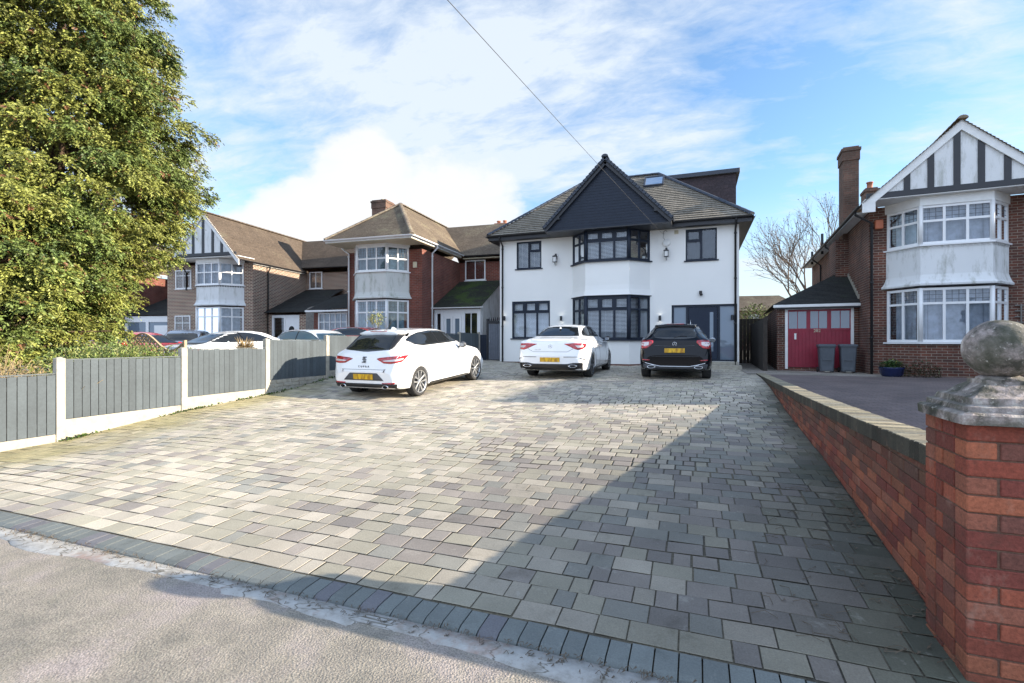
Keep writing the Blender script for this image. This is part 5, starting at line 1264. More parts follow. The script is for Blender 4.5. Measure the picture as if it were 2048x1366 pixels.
class Car:
    """x: 0 at the rear bumper, +x forward; y: left; z up. S holds the side and plan curves"""
    def __init__(s, S, fine=True):
        s.S = S; L = S['L']; m = 8 if fine else 5
        xs = [0, .008, .018, .03, .045, .06, .08, .10, .125, .15]; x = .18
        st = .03 if fine else .06
        while x < L - .15: xs.append(x); x += st
        xs += [L - .15, L - .12, L - .09, L - .06, L - .04, L - .02, L - .008, L]
        s.rings = []
        for x in xs:
            g = lambda k: hermite(S[k], x)
            zt, zb, wm, wb, wt, ze = g('top'), g('bot'), g('wm'), g('wb'), g('wt'), g('belt')
            ze = min(ze, zt - .05); H = zt - ze; r = min(.14, H * .42)
            zm = zb + (ze - zb) * S.get('midf', .52)
            P = [(0, zb), (wm * .62, zb), (wm * .90, zb + .015), (wm * .975, zb + min(.10, (ze - zb) * .25)), (wm, zm), (wb + (wm - wb) * .25, ze - .03), (wb, ze + .012), (wt + (wb - wt) * .22, zt - r), (wt * .90, zt - r * .30), (wt * .5, zt - .012 * min(1, H * 4)), (0, zt)]
            s.rings.append([(x, a, b) for a, b in catmull(P, m)])
        n = len(s.rings[0]); s.n = n
        R_ = S.get('Rarch', .355); vs = []; deep = []
        for ring in s.rings:
            full = ring + [(x, -y, z) for x, y, z in ring[-2:0:-1]]
            for x, y, z in full:
                d = False
                for xw in (S['xr'], S['xf']):
                    if (x - xw) ** 2 + (z - S['rw']) ** 2 < R_ ** 2 and abs(y) > .5 and z < ze + 9:
                        if z < S['rw'] + R_: d = True
                if d: y = math.copysign(.60, y)
                vs.append((x, y, z)); deep.append(d)
        M = 2 * n - 2; F = []; mi = []
        for i in range(len(s.rings) - 1):
            for k in range(M):
                f = (i * M + k, (i + 1) * M + k, (i + 1) * M + (k + 1) % M, i * M + (k + 1) % M); F.append(f); mi.append(1 if sum(deep[j] for j in f) >= 2 and (deep[f[0]] or deep[f[2]]) else 0)
        # trim band along the sills
        F.append(tuple(range(M))); mi.append(0); F.append(tuple((len(s.rings) - 1) * M + k for k in range(M))[::-1]); mi.append(0)
        s.v, s.f, s.mi = vs, F, mi
        # smooth shell without arches, for projecting panels on to
        vv = []
        for ring in s.rings: vv += ring + [(x, -y, z) for x, y, z in ring[-2:0:-1]]
        s.bvh = BVHTree.FromPolygons([Vector(v) for v in vv], F)
    def body(s, root, paint):
        mb = MB(); mb.smooth = True; mb.add(s.v, s.f); mb.m = s.mi; mb.sm = [True] * (len(s.f) - 2) + [False, False]
        return mb.build('body', [paint, 'trim_black'], root)
    def hit(s, o, d):
        h = s.bvh.ray_cast(Vector(o), Vector(d).normalized())
        if h[0] is None:
            # slide to the nearest point of the shell, seen along the ray
            q = s.bvh.find_nearest(Vector(o) + Vector(d).normalized() * 1.2); return q[0], q[1]
        return h[0], h[1]
    def patch(s, pts, d, off=.004, name='panel', mat='trim_black', root=None, step=.045, skirt=True):
        """outline given as 3-D points, laid on to the shell along direction d"""
        d = Vector(d).normalized(); r = d.cross(Vector((0, 0, 1))); 
        if r.length < .1: r = Vector((0, 1, 0))
        r.normalize(); up = r.cross(d).normalized()
        P = [(Vector(p).dot(r), Vector(p).dot(up)) for p in pts]
        bm = bmesh.new(); vs = [bm.verts.new((a, b, 0)) for a, b in P]; bm.faces.new(vs)
        for ax in (0, 1):
            lo, hi = min(p[ax] for p in P), max(p[ax] for p in P); c = lo + step
            while c < hi - .005:
                co = Vector((0, 0, 0)); co[ax] = c; no = Vector((0, 0, 0)); no[ax] = 1
                bmesh.ops.bisect_plane(bm, geom=bm.verts[:] + bm.edges[:] + bm.faces[:], plane_co=co, plane_no=no); c += step
        bmesh.ops.triangulate(bm, faces=bm.faces)
        bound = {v for e in bm.edges if e.is_boundary for v in e.verts}
        pos = {}; mb = MB(); mb.smooth = True; bm.verts.index_update()
        for v in bm.verts:
            p = r * v.co.x + up * v.co.y
            h, n = s.hit(p - d * 6 - d * (p - d * 6).dot(d) - d * 6, d) if False else s.hit(p - d * 8, d)
            if n is None: n = -d
            if n.dot(d) > 0: n = -n
            pos[v.index] = (h, n)
        V = []; 
        for v in bm.verts: h, n = pos[v.index]; V.append(tuple(h + n * off))
        F = [tuple(v.index for v in f.verts) for f in bm.faces]
        if skirt:
            k = len(V); mp_ = {}
            for v in bm.verts:
                if v in bound: h, n = pos[v.index]; mp_[v.index] = k; V.append(tuple(h - n * .012)); k += 1
            for e in bm.edges:
                if e.is_boundary: a, b = e.verts[0].index, e.verts[1].index; F.append((a, b, mp_[b], mp_[a]))
        mb.add(V, F); bm.free()
        return mb.build(name, mat, root)
    def line(s, pts, d, r=.004, off=.0, name='seam', mat='trim_black', root=None, n=10):
        d = Vector(d).normalized(); out = []
        for a, b in zip(pts, pts[1:]):
            for k in range(n):
                p = Vector(a).lerp(Vector(b), k / n); out.append(p)
        out.append(Vector(pts[-1])); Q = []
        for p in out: h, nn = s.hit(p - d * (p.dot(d)) - d * 8, d); nn = nn if nn is not None else -d; nn = nn if nn.dot(d) < 0 else -nn; Q.append(h + nn * off)
        mb = MB(); mb.tube(Q, r, 5); return mb.build(name, mat, root)
def rounded(pts, r=.03, k=3):
    out = []; n = len(pts)
    for i in range(n):
        a, b, c = Vector(pts[i - 1]), Vector(pts[i]), Vector(pts[(i + 1) % n]); p = b + (a - b).normalized() * min(r, (a - b).length * .45); q = b + (c - b).normalized() * min(r, (c - b).length * .45)
        for j in range(k + 1): t = j / k; out.append(tuple(p * (1 - t) ** 2 + b * 2 * t * (1 - t) + q * t * t))
    return out
def wheel(root, x, y, r, rimr, side, style='five', rim='alloy', w=.225):
    W = bpy.data.objects.new('wheel', None); 
    y0, y1 = y, y - side * w
    o = side
    mb = MB(); mb.lathe([(rimr, y1 + o * .01), (r - .02, y1), (r - .003, y1 + o * .02), (r, y1 + o * w * .5), (r - .003, y0 - o * .02), (r - .02, y0 - o * .004), (rimr + .03, y0 + o * .002), (rimr, y0 - o * .012)], (x, 0, r), 40, 'y', False); 
    t = mb.build('wheel', 'tyre', root)
    mb = MB(); mb.lathe([(rimr + .002, y0 - o * .004), (rimr - .012, y0 - o * .006), (rimr - .016, y0 - o * .03), (rimr - .03, y0 - o * .17)], (x, 0, r), 40, 'y', False)
    c = Vector((x, y0 - o * .02, r))
    mb.lathe([(.0, y0 - o * .004), (.03, y0 - o * .006), (.05, y0 - o * .02), (.055, y0 - o * .06)], (x, 0, r), 20, 'y', False)
    def pt(rr, a, dy): return (x + rr * math.cos(a), y0 - o * dy, r + rr * math.sin(a))
    nsp = 5
    for i in range(nsp):
        a = 2 * PI * i / nsp + .3
        for s_ in (-1, 1):
            if style == 'five':   # twin spokes forking towards the rim
                mb.add([pt(.04, a + s_ * .35 - .0, .012), pt(.05, a + s_ * .9, .02), pt(rimr - .005, a + s_ * .34, .006), pt(rimr - .005, a + s_ * .16, .006), pt(.04, a + s_ * .35, .05), pt(.05, a + s_ * .9, .05), pt(rimr - .005, a + s_ * .34, .04), pt(rimr - .005, a + s_ * .16, .04)], ((0, 1, 2, 3), (0, 4, 5, 1), (1, 5, 6, 2), (2, 6, 7, 3), (3, 7, 4, 0)))
    mb.build('rim', rim, t)
    mb = MB(); mb.lathe([(.0, y0 - o * .09), (.15, y0 - o * .09), (.155, y0 - o * .10)], (x, 0, r), 28, 'y', False); mb.lathe([(rimr - .005, y0 - o * .12), (.0, y0 - o * .125)], (x, 0, r), 28, 'y', False); mb.build('brake_disc', 'trim_grey', t)
    return t
def arch_lip(car, root, S, mat):
    for xw in (S['xr'], S['xf']):
        for sd in (-1, 1):
            R_ = S.get('Rarch', .355) + .012; pts = []; z0 = S['rw']
            for k in range(25):
                a = -.42 + (PI + .84) * k / 24; px_, pz = xw + R_ * math.cos(a), z0 + R_ * math.sin(a)
                if pz < hermite(S['bot'], px_) + .01: continue
                h, n = car.hit((px_, sd * 3, pz), (0, -sd, 0)); pts.append(h)
            mb = MB()
            if len(pts) > 4:
                V = []; c = Vector((xw, 0, z0))
                for p in pts:
                    rd = Vector((p.x - xw, 0, p.z - z0)).normalized(); V += [p + rd * .014 + Vector((0, sd * .002, 0)), p + Vector((0, sd * .007, 0)) - rd * .004, p - rd * .035 + Vector((0, sd * .001, 0)), p - rd * .035 - Vector((0, sd * .09, 0))]
                mb.smooth = True; mb.add(V, [(i * 4 + j, i * 4 + j + 1, i * 4 + 5 + j, i * 4 + 4 + j) for i in range(len(pts) - 1) for j in range(3)]); mb.build('wheel_arch', mat, root)
def plate(root, x, z, y=0, tilt=0, w=.52, h=.112):
    mb = MB(); mb.box(x - .012, x, y - w / 2, y + w / 2, z - h / 2, z + h / 2, .003); return mb.build('number_plate', 'plate_yellow', root)
def mirror(root, x, y, z, sd, paint, base='trim_black'):
    mb = MB(); mb.mi = 0
    prof = [(-.02, .05, .055), (.0, .085, .07), (.04, .095, .075), (.085, .08, .06), (.11, .04, .03)]
    vs = []; n = 14
    for dx, ry, rz_ in prof:
        for k in range(n): a = 2 * PI * k / n; vs.append((x + dx, y + sd * .10 + ry * math.cos(a), z + rz_ * math.sin(a)))
    F = [(i * n + k, i * n + (k + 1) % n, (i + 1) * n + (k + 1) % n, (i + 1) * n + k) for i in range(len(prof) - 1) for k in range(n)] + [tuple(range(n))[::-1], tuple((len(prof) - 1) * n + k for k in range(n))]
    mb.smooth = True; mb.add(vs, F); m_ = mb.build('mirror', paint, root)
    mb = MB(); mb.bar((x + .03, y - sd * .05, z - .06), (x + .03, y + sd * .06, z - .03), .05, .03); mb.build('mirror_arm', base, m_)
    mb = MB(); mb.box(x - .026, x - .021, min(y + sd * .04, y + sd * .16), max(y + sd * .04, y + sd * .16), z - .04, z + .04); mb.build('mirror_glass', 'glass_garage', m_)
def sidepts(pts): return [(x, 0, z) for x, z in pts]
def both(fn):
    for sd in (-1, 1): fn(sd)
HATCH = dict(L=4.28, xr=.80, xf=3.43, rw=.318, Rarch=.352, top=[(0, .60), (.02, .67), (.05, .80), (.09, .94), (.14, 1.02), (.3, 1.165), (.5, 1.335), (.66, 1.405), (1.1, 1.445), (1.6, 1.455), (2.05, 1.44), (2.45, 1.345), (2.8, 1.17), (3.08, 1.02), (3.3, .965), (3.75, .88), (4.05, .77), (4.22, .64), (4.28, .52)],
    belt=[(0, .53), (.05, .72), (.1, .88), (.3, .985), (1., .955), (2., .93), (3., .92), (3.3, .88), (4., .72), (4.28, .46)],
    wm=[(0, .735), (.03, .79), (.08, .838), (.2, .875), (.4, .90), (.8, .912), (3.4, .908), (3.85, .87), (4.12, .74), (4.28, .5)],
    wb=[(0, .68), (.04, .75), (.1, .80), (.3, .85), (.8, .872), (3., .865), (3.6, .80), (4.1, .62), (4.28, .45)],
    wt=[(0, .60), (.1, .66), (.3, .60), (.6, .575), (1., .60), (2., .60), (2.6, .60), (3., .66), (3.3, .70), (4.28, .42)],
    bot=[(0, .33), (.06, .25), (.4, .2), (3.6, .18), (4.1, .2), (4.28, .28)])
SALOON = dict(L=4.69, xr=1.04, xf=3.77, rw=.325, Rarch=.355, top=[(0, .60), (.02, .68), (.05, .82), (.08, .92), (.12, .985), (.25, 1.03), (.62, 1.085), (1.0, 1.245), (1.35, 1.37), (1.75, 1.425), (2.1, 1.435), (2.5, 1.40), (2.9, 1.27), (3.3, 1.07), (3.5, .985), (4.0, .90), (4.4, .78), (4.62, .63), (4.69, .5)],
    belt=[(0, .53), (.05, .74), (.12, .91), (.3, .97), (1., .97), (2., .94), (3.2, .92), (3.6, .88), (4.4, .70), (4.69, .44)],
    wm=[(0, .74), (.03, .80), (.09, .85), (.25, .885), (.5, .905), (1., .918), (3.8, .915), (4.2, .87), (4.5, .74), (4.69, .5)],
    wb=[(0, .68), (.04, .755), (.1, .80), (.3, .83), (.9, .865), (3.2, .86), (3.9, .80), (4.5, .60), (4.69, .45)],
    wt=[(0, .60), (.1, .70), (.6, .66), (.9, .56), (1.4, .54), (2.4, .56), (2.9, .60), (3.3, .68), (4.69, .42)],
    bot=[(0, .32), (.06, .24), (.4, .19), (3.9, .17), (4.5, .2), (4.69, .28)])
AHATCH = dict(HATCH); AHATCH.update(L=4.29, top=[(0, .62), (.02, .70), (.05, .84), (.09, .96), (.15, 1.03), (.3, 1.16), (.5, 1.325), (.66, 1.385), (1.1, 1.425), (1.6, 1.435), (2.05, 1.42), (2.45, 1.325), (2.8, 1.15), (3.08, 1.01), (3.3, .965), (3.75, .89), (4.05, .78), (4.23, .64), (4.29, .52)],
    wm=[(0, .745), (.03, .80), (.08, .85), (.2, .885), (.4, .905), (.8, .905), (3.4, .90), (3.85, .87), (4.12, .74), (4.29, .5)],
    wt=[(0, .60), (.1, .64), (.3, .575), (.6, .545), (1., .57), (2., .58), (2.6, .59), (3., .66), (3.3, .70), (4.29, .42)])

def make_car(S, paint, u, v, heading, label, cat='car', group=None, style='hatch', detail=2, glass='glass_car', rim='alloy'):
    """u, v: rear bumper centre; heading: direction of travel, degrees from +u"""
    h = R(heading); f = Vector((math.cos(h), math.sin(h)))
    zr_ = gz(u + f.x * S['xr'], v + f.y * S['xr']); zf_ = gz(u + f.x * S['xf'], v + f.y * S['xf']); pit = math.atan2(zf_ - zr_, S['xf'] - S['xr'])
    root = thing('parked_car', label, cat, (u, v, zr_ - math.tan(pit) * S['xr'] + .003), 0, group); root.rotation_euler = (0, -pit, h)
    c = Car(S, detail > 1); c.body(root, paint)
    for sd in (-1, 1):
        for k_ in ('xr', 'xf'): wheel(root, S[k_], sd * .895, S['rw'], S['rw'] * .765, sd, 'five', rim)
    arch_lip(c, root, S, paint if paint != 'car_black' else 'car_black')
    F = (1, 0, 0)
    sal = style == 'saloon'
    # screens
    if style == 'leon': rs = [(.2, .56, 1.045), (.2, .0, 1.005), (.2, -.56, 1.045), (.5, -.60, 1.13), (.5, -.50, 1.345), (.5, 0, 1.37), (.5, .50, 1.345), (.5, .60, 1.13)]
    elif style == 'aclass': rs = [(.2, .50, 1.06), (.2, .25, 1.03), (.2, -.25, 1.03), (.2, -.50, 1.06), (.5, -.54, 1.13), (.5, -.46, 1.31), (.5, -.2, 1.345), (.5, .2, 1.345), (.5, .46, 1.31), (.5, .54, 1.13)]
    elif sal: rs = [(.66, .60, 1.11), (.66, .3, 1.095), (.66, -.3, 1.095), (.66, -.60, 1.11), (1.32, -.44, 1.335), (1.32, -.2, 1.355), (1.32, .2, 1.355), (1.32, .44, 1.335)]
    else: rs = [(.2, .56, 1.05), (.2, -.56, 1.05), (.5, -.47, 1.33), (.5, .47, 1.33)]
    c.patch(rounded(rs, .05), (1, 0, -.25) if sal else F, .004, 'rear_screen', glass, root)
    L_ = S['L']; ws0 = 3.02 if not sal else 3.32
    c.patch(rounded([(ws0, .66, 1.02), (ws0, -.66, 1.02), (2.5, -.52, 1.32), (2.5, .52, 1.32)], .05), (-1, 0, -.3), .004, 'windscreen', glass, root)
    if sal: sw = [(.98, 1.03), (1.15, 1.14), (1.45, 1.245), (1.85, 1.295), (2.3, 1.29), (2.65, 1.225), (2.95, 1.11), (3.15, 1.02), (2.9, .995), (1.3, .99)]; bp = (2.02, 1.30, .98)
    else: sw = [(.60, 1.14), (.8, 1.225), (1.1, 1.285), (1.6, 1.315), (2.0, 1.30), (2.35, 1.23), (2.65, 1.10), (2.85, 1.01), (2.6, .985), (1.1, .985), (.8, 1.03)]; bp = (1.72, 1.32, .98)
    for sd in (-1, 1):
        d = (0, -sd, -.12)
        c.patch(rounded([(x, 0, z) for x, z in sw], .04), d, .004, 'side_window', glass, root)
        if detail > 0:
            c.line([(bp[0] + .04, 0, bp[2]), (bp[0] - .04, 0, bp[1] - .01)], d, .016, .004, 'door_pillar', 'trim_black', root, 6)
            q = [(p[0], 0, p[1] + .0) for p in sw] + [(sw[0][0], 0, sw[0][1])]
            c.line(q, d, .007, .002, 'window_trim', 'chrome' if paint == 'car_black' else 'trim_black', root, 4)
        mirror(root, (2.55 if not sal else 2.85), sd * .88, 1.0, sd, {'leon': 'trim_grey', 'saloon': 'trim_black', 'aclass': 'car_silver'}.get(style, paint))
    if detail > 1:
        for sd in (-1, 1):
            d = (0, -sd, 0); xd = bp[0]
            seam = [(xd, 0, .97), (xd + .02, 0, .6), (xd - .02, 0, .28)]
            c.line(seam, d, .0035, 0, 'door_seam', 'trim_black', root)
            c.line([(xd + 1.08, 0, .93), (xd + 1.06, 0, .55), (xd + .98, 0, .28)], d, .0035, 0, 'door_seam', 'trim_black', root)
            c.line([(xd - .72, 0, .99), (xd - .68, 0, .76), (xd - .55, 0, .6), (xd - .5, 0, .30)], d, .0035, 0, 'door_seam', 'trim_black', root)
            c.line([(xd - .5, 0, .285), (xd + .98, 0, .275)], d, .0035, 0, 'sill_seam', 'trim_black', root)
            for hx in (xd - .42, xd + .16):
                hh, nn = c.hit((hx, sd * 3, .86), (0, -sd, 0)); mb = MB(); mb.tube([hh + Vector((0, sd * .0, 0)), hh + Vector((.03, sd * .03, .0)), hh + Vector((.17, sd * .03, .002)), hh + Vector((.2, 0, 0))], .012, 6); mb.build('door_handle', paint, root)
            c.patch([(S['xr'] + .40, 0, .26), (S['xf'] - .40, 0, .25), (S['xf'] - .42, 0, .19), (S['xr'] + .42, 0, .20)], d, .012, 'side_skirt', 'trim_black' if paint == 'car_black' else 'trim_black', root)
            c.line([(.55, 0, .80), (1.6, 0, .80), (3.3, 0, .765)], d, .004, -.001, 'crease', paint, root, 12)
    # lamps
    for sd in (-1, 1):
        d = (math.cos(.65), -sd * math.sin(.65), 0)
        if style == 'leon':
            P = [(.06, .32, .865), (.07, .40, .888), (.10, .68, .915), (.28, .872, .93), (.40, .89, .925), (.30, .89, .865), (.20, .865, .80), (.07, .66, .768), (.06, .50, .775)]
            Q = [(.06, .48, .83), (.1, .66, .85), (.25, .872, .875), (.22, .868, .84), (.08, .68, .81), (.06, .52, .81)]
        elif sal:
            P = [(.06, .36, .90), (.07, .62, .918), (.16, .80, .912), (.38, .875, .90), (.30, .875, .835), (.12, .80, .765), (.06, .70, .75), (.05, .60, .785), (.05, .52, .83)]
            Q = [(.1, .62, .86), (.2, .83, .86), (.14, .82, .82), (.08, .70, .80)]
        elif style == 'aclass':
            P = [(.06, .58, .985), (.08, .70, 1.0), (.2, .82, .99), (.30, .865, .95), (.26, .88, .84), (.10, .80, .775), (.06, .70, .79), (.06, .62, .84), (.06, .55, .93)]
            Q = [(.08, .66, .95), (.18, .82, .94), (.2, .86, .88), (.1, .74, .84), (.06, .66, .87)]
        else: P = [(.06, .56, .90), (.3, .86, .93), (.2, .86, .78), (.06, .60, .78)]; Q = None
        lp = c.patch(rounded([(x, sd * y, z) for x, y, z in P], .02), d, .008, 'tail_lamp', 'tail_lamp', root)
        if Q and detail > 1: c.patch(rounded([(x, sd * y, z) for x, y, z in Q], .015), d, .011, 'lamp_lens', 'lamp_clear', lp, skirt=False)
        c.patch(rounded([(L_ - .25, sd * .50, .70), (L_ - .25, sd * .82, .74), (L_ - .3, sd * .84, .64), (L_ - .2, sd * .52, .60)], .02), (-math.cos(.5), -sd * math.sin(.5), 0), .008, 'headlamp', 'lamp_clear', root)
    if detail > 1:
        lo = style != 'aclass'
        if style == 'leon':
            c.patch(rounded([(0, .53, .42), (0, -.53, .42), (0, -.36, .575), (0, .36, .575)], .02), F, .006, 'plate_recess', 'trim_grey', root)
            c.patch(rounded([(0, .82, .355), (0, -.82, .355), (0, -.78, .235), (0, .78, .235)], .02), F, .010, 'diffuser', 'trim_black', root)
            plate(root, -.008, .495)
            c.patch([(.46, .62, 1.335), (.40, 0, 1.385), (.46, -.62, 1.335), (.46, -.62, 1.375), (.5, 0, 1.415), (.46, .62, 1.375)], F, .045, 'roof_spoiler', 'car_white', root)
            for sd in (-1, 1):
                c.patch([(0, sd * .56, 1.04), (0, sd * .63, 1.07), (0, sd * .60, 1.34), (0, sd * .50, 1.35)], F, .012, 'screen_fin', 'trim_black', root)
                c.patch([(0, sd * .48, .375), (0, sd * .80, .39), (0, sd * .76, .355), (0, sd * .50, .355)], F, .008, 'reflector', 'tail_lamp', root)
                mb = MB(); mb.lathe([(.05, -.03), (.056, -.035), (.056, .1), (.045, .1), (.045, -.02)], (0, 0, 0), 20, 'x', False); o = mb.build('exhaust', 'chrome', root); o.location = (.02, sd * .56, .292); o.scale = (1, 1.25, .62)
            c.line([(0, .58, .652), (0, .5, .645), (0, -.5, .645), (0, -.58, .652)], F, .004, 0, 'tailgate_seam', 'trim_black', root, 8)
            M_ = Matrix.Rotation(-PI / 2, 4, 'Z') @ Matrix.Rotation(PI / 2, 4, 'X')
            hh, _ = c.hit((-3, 0, .70), F); text_mesh('CUPRA', .058, 'badge_lettering', 'trim_black', root, Matrix.Translation((hh.x - .006, 0, .705)) @ M_, .003, 1.9)
            hh, _ = c.hit((-3, 0, .84), F)
            def em(mb):   # stacked-bar S emblem
                for z, y0_, y1_ in ((.055, -.048, .048), (.03, -.02, .048), (.0, -.048, .048), (-.03, -.048, .02), (-.055, -.048, .048)): mb.box(-.014, -.004, y0_, y1_, z - .009, z + .009)
            e = MB(); em(e); o = e.build('emblem', 'trim_black', root); o.location = (hh.x, 0, .845); o.rotation_euler = (0, R(20), 0)
        if sal:
            c.patch(rounded([(0, .84, .42), (0, .60, .425), (0, .45, .395), (0, -.45, .395), (0, -.60, .425), (0, -.84, .43), (0, -.82, .24), (0, .82, .24)], .03), F, .008, 'diffuser', 'trim_black', root)
            plate(root, -.006, .50)
            for sd in (-1, 1):
                c.patch([(0, sd * .36, .575), (0, sd * .72, .58), (0, sd * .72, .568), (0, sd * .36, .563)], F, .006, 'bumper_slot', 'trim_black', root)
                c.line([(.1, sd * .70, .54), (.22, sd * .83, .50), (.26, sd * .86, .42)], (math.cos(.8), -sd * math.sin(.8), 0), .012, .0, 'bumper_vent', 'trim_black', root)
                mb = MB(); mb.lathe([(.058, -.03), (.068, -.035), (.068, .1), (.058, .1), (.054, -.02)], (0, 0, 0), 6, 'x', False); mb.mi = 1; mb.lathe([(.055, .0), (.0, .0)], (0, 0, 0), 6, 'x', False); o = mb.build('exhaust', ['chrome', 'trim_black'], root); o.location = (.0, sd * .60, .345); o.scale = (1, 1.7, .55)
            c.line([(0, .60, .78), (0, .45, .70), (0, -.45, .70), (0, -.60, .78)], F, .004, 0, 'boot_seam', 'trim_black', root, 8)
            c.line([(.3, .55, 1.0), (.13, .5, 1.0), (.1, 0, 1.0), (.13, -.5, 1.0), (.3, -.55, 1.0)], (0, 0, -1), .006, .003, 'boot_lip', 'car_white', root, 8)
            M_ = Matrix.Rotation(-PI / 2, 4, 'Z') @ Matrix.Rotation(PI / 2, 4, 'X')
            hh, _ = c.hit((-3, 0, .755), F); text_mesh('CLA 200', .045, 'badge_lettering', 'chrome', root, Matrix.Translation((hh.x - .012, .33, .755)) @ M_, .002, 1.)
        if style == 'aclass':
            plate(root, -.0, .735, w=.50)
            c.patch(rounded([(0, .80, .40), (0, .60, .36), (0, .4, .33), (0, -.4, .33), (0, -.60, .36), (0, -.80, .40), (0, -.76, .24), (0, .76, .24)], .03), F, .008, 'diffuser', 'trim_grey', root)
            c.line([(.0, .74, .42), (0, .56, .375), (0, .36, .335), (0, -.36, .335), (0, -.56, .375), (0, -.74, .42)], F, .007, .008, 'bumper_strip', 'chrome', root, 8)
            c.line([(0, .58, .59), (0, .5, .585), (0, -.5, .585), (0, -.58, .59)], F, .004, 0, 'tailgate_seam', 'trim_grey', root, 8)
            c.line([(0, .50, .86), (0, .2, .845), (0, -.2, .845), (0, -.50, .86)], F, .006, .002, 'tailgate_grip', 'trim_grey', root, 8)
            c.patch([(.46, .52, 1.33), (.40, 0, 1.365), (.46, -.52, 1.33), (.46, -.52, 1.36), (.5, 0, 1.395), (.46, .52, 1.36)], F, .05, 'roof_spoiler', paint, root)
            for sd in (-1, 1):
                mb = MB(); mb.lathe([(.052, -.03), (.062, -.035), (.062, .1), (.052, .1), (.05, -.02)], (0, 0, 0), 20, 'x', False); o = mb.build('exhaust', 'chrome', root); o.location = (.0, sd * .58, .315); o.scale = (1, 1.7, .6)
                c.patch([(0, sd * .62, .50), (0, sd * .80, .51), (0, sd * .80, .485), (0, sd * .62, .475)], F, .006, 'reflector', 'tail_lamp', root)
        # ring emblem and wiper
        if style != 'leon':
            zc = .835 if sal else .90; hh, _ = c.hit((-3, 0, zc), F)
            mb = MB(); rr = .048
            mb.tube([(0, rr * math.cos(a * PI / 12), rr * math.sin(a * PI / 12)) for a in range(25)], .005, 6, False)
            for a in (90, 210, 330): mb.tube([(0, 0, 0), (0, rr * math.cos(R(a)), rr * math.sin(R(a)))], [.007, .002], 6)
            o = mb.build('emblem', 'chrome', root); o.location = (hh.x - .008, 0, zc)
        if not sal:
            c.line([(.2, .02, 1.05), (.2, -.15, 1.10), (.2, -.30, 1.085)], F, .006, .012, 'rear_wiper', 'trim_black', root, 5)
            c.line([(.45, .22, 1.372), (.45, -.22, 1.372)], F, .006, .052, 'brake_light', 'tail_lamp', root, 4)
        mb = MB(); zt = hermite(S['top'], 1.15); mb.smooth = True
        mb.add([(1.02, -.02, zt - .01), (1.02, .02, zt - .01), (1.2, .02, zt + .005), (1.2, -.02, zt + .005), (1.04, 0, zt + .05), (1.10, 0, zt + .05)], ((0, 1, 4), (3, 5, 2), (0, 4, 5, 3), (1, 2, 5, 4))); mb.build('roof_antenna', paint, root)
    return root
make_car(HATCH, 'car_white', -6.42, 8.46, 87, 'white hatchback with dark rear screen parked beside the grey fence, nearest the viewer', style='leon').scale = (.97, .97, .985)
make_car(SALOON, 'car_white', -3.50, 12.12, 90, 'white coupe-styled saloon parked in front of the house bay window', style='saloon', rim='alloy_dark')
make_car(AHATCH, 'car_black', -.50, 12.78, 90, 'glossy black hatchback parked in front of the dark front door', style='aclass', rim='alloy_dark').scale = (.97, .955, .975)
# ------------------------------------------------------------------ cars on the neighbouring forecourt
BG = dict(detail=0); FG = 'cars parked on the forecourt beyond the grey fence'
make_car(AHATCH, 'car_red', -20.6, 11.8, 2, 'small red car at far left, only its roof showing above hedge and trellis', group=FG, style='plain', detail=0)
make_car(HATCH, 'car_blue', -21.6, 16.2, -48, 'slate blue car facing the viewer behind the white saloon on the forecourt', group=FG, style='plain', detail=0)
make_car(SALOON, 'car_white', -14.0, 9.75, 84, 'silvery white saloon with dark boot spoiler behind the second fence panel', group=FG, style='plain', detail=1)
make_car(HATCH, 'car_pale', -13.9, 13.9, -14, 'pale silver hatchback side-on behind the third fence panel', group=FG, style='plain', detail=1, glass='glass_clearcar')
make_car(AHATCH, 'car_red', -14.3, 16.6, -4, 'red car parked under the mouldy bay, its roof showing above the silver hatchback', group=FG, style='plain', detail=0)

# ------------------------------------------------------------------ foliage
def leafmesh(name, P, D, L, W, C, parent, mat='leaf', bend=None):
    """P base points, D unit directions, L lengths, W widths, C colours -> one mesh of kite-shaped leaves"""
    n = len(P); up = RNG.normal(size=(n, 3)); S = np.cross(D, up); S /= np.linalg.norm(S, axis=1)[:, None] + 1e-9
    V = np.empty((n, 4, 3)); M = P + D * (L * .45)[:, None]
    V[:, 0] = P; V[:, 1] = M + S * (W * .5)[:, None]; V[:, 2] = P + D * L[:, None]; V[:, 3] = M - S * (W * .5)[:, None]
    V[:, 2, 2] -= L * .12
    me = bpy.data.meshes.new(name); me.vertices.add(4 * n); me.vertices.foreach_set('co', V.ravel().astype(np.float32))
    me.loops.add(4 * n); me.loops.foreach_set('vertex_index', np.arange(4 * n, dtype=np.int32)); me.polygons.add(n)
    me.polygons.foreach_set('loop_start', np.arange(0, 4 * n, 4, dtype=np.int32)); me.update(calc_edges=True)
    ca = me.color_attributes.new('tint', 'FLOAT_COLOR', 'CORNER'); cc = np.concatenate([C, np.ones((n, 1))], 1); ca.data.foreach_set('color', np.repeat(cc, 4, axis=0).ravel().astype(np.float32))
    me.materials.append(MATS[mat]); o = bpy.data.objects.new(name, me); COL.objects.link(o); o.parent = parent; return o
def unit(a): return a / (np.linalg.norm(a, axis=1)[:, None] + 1e-9)
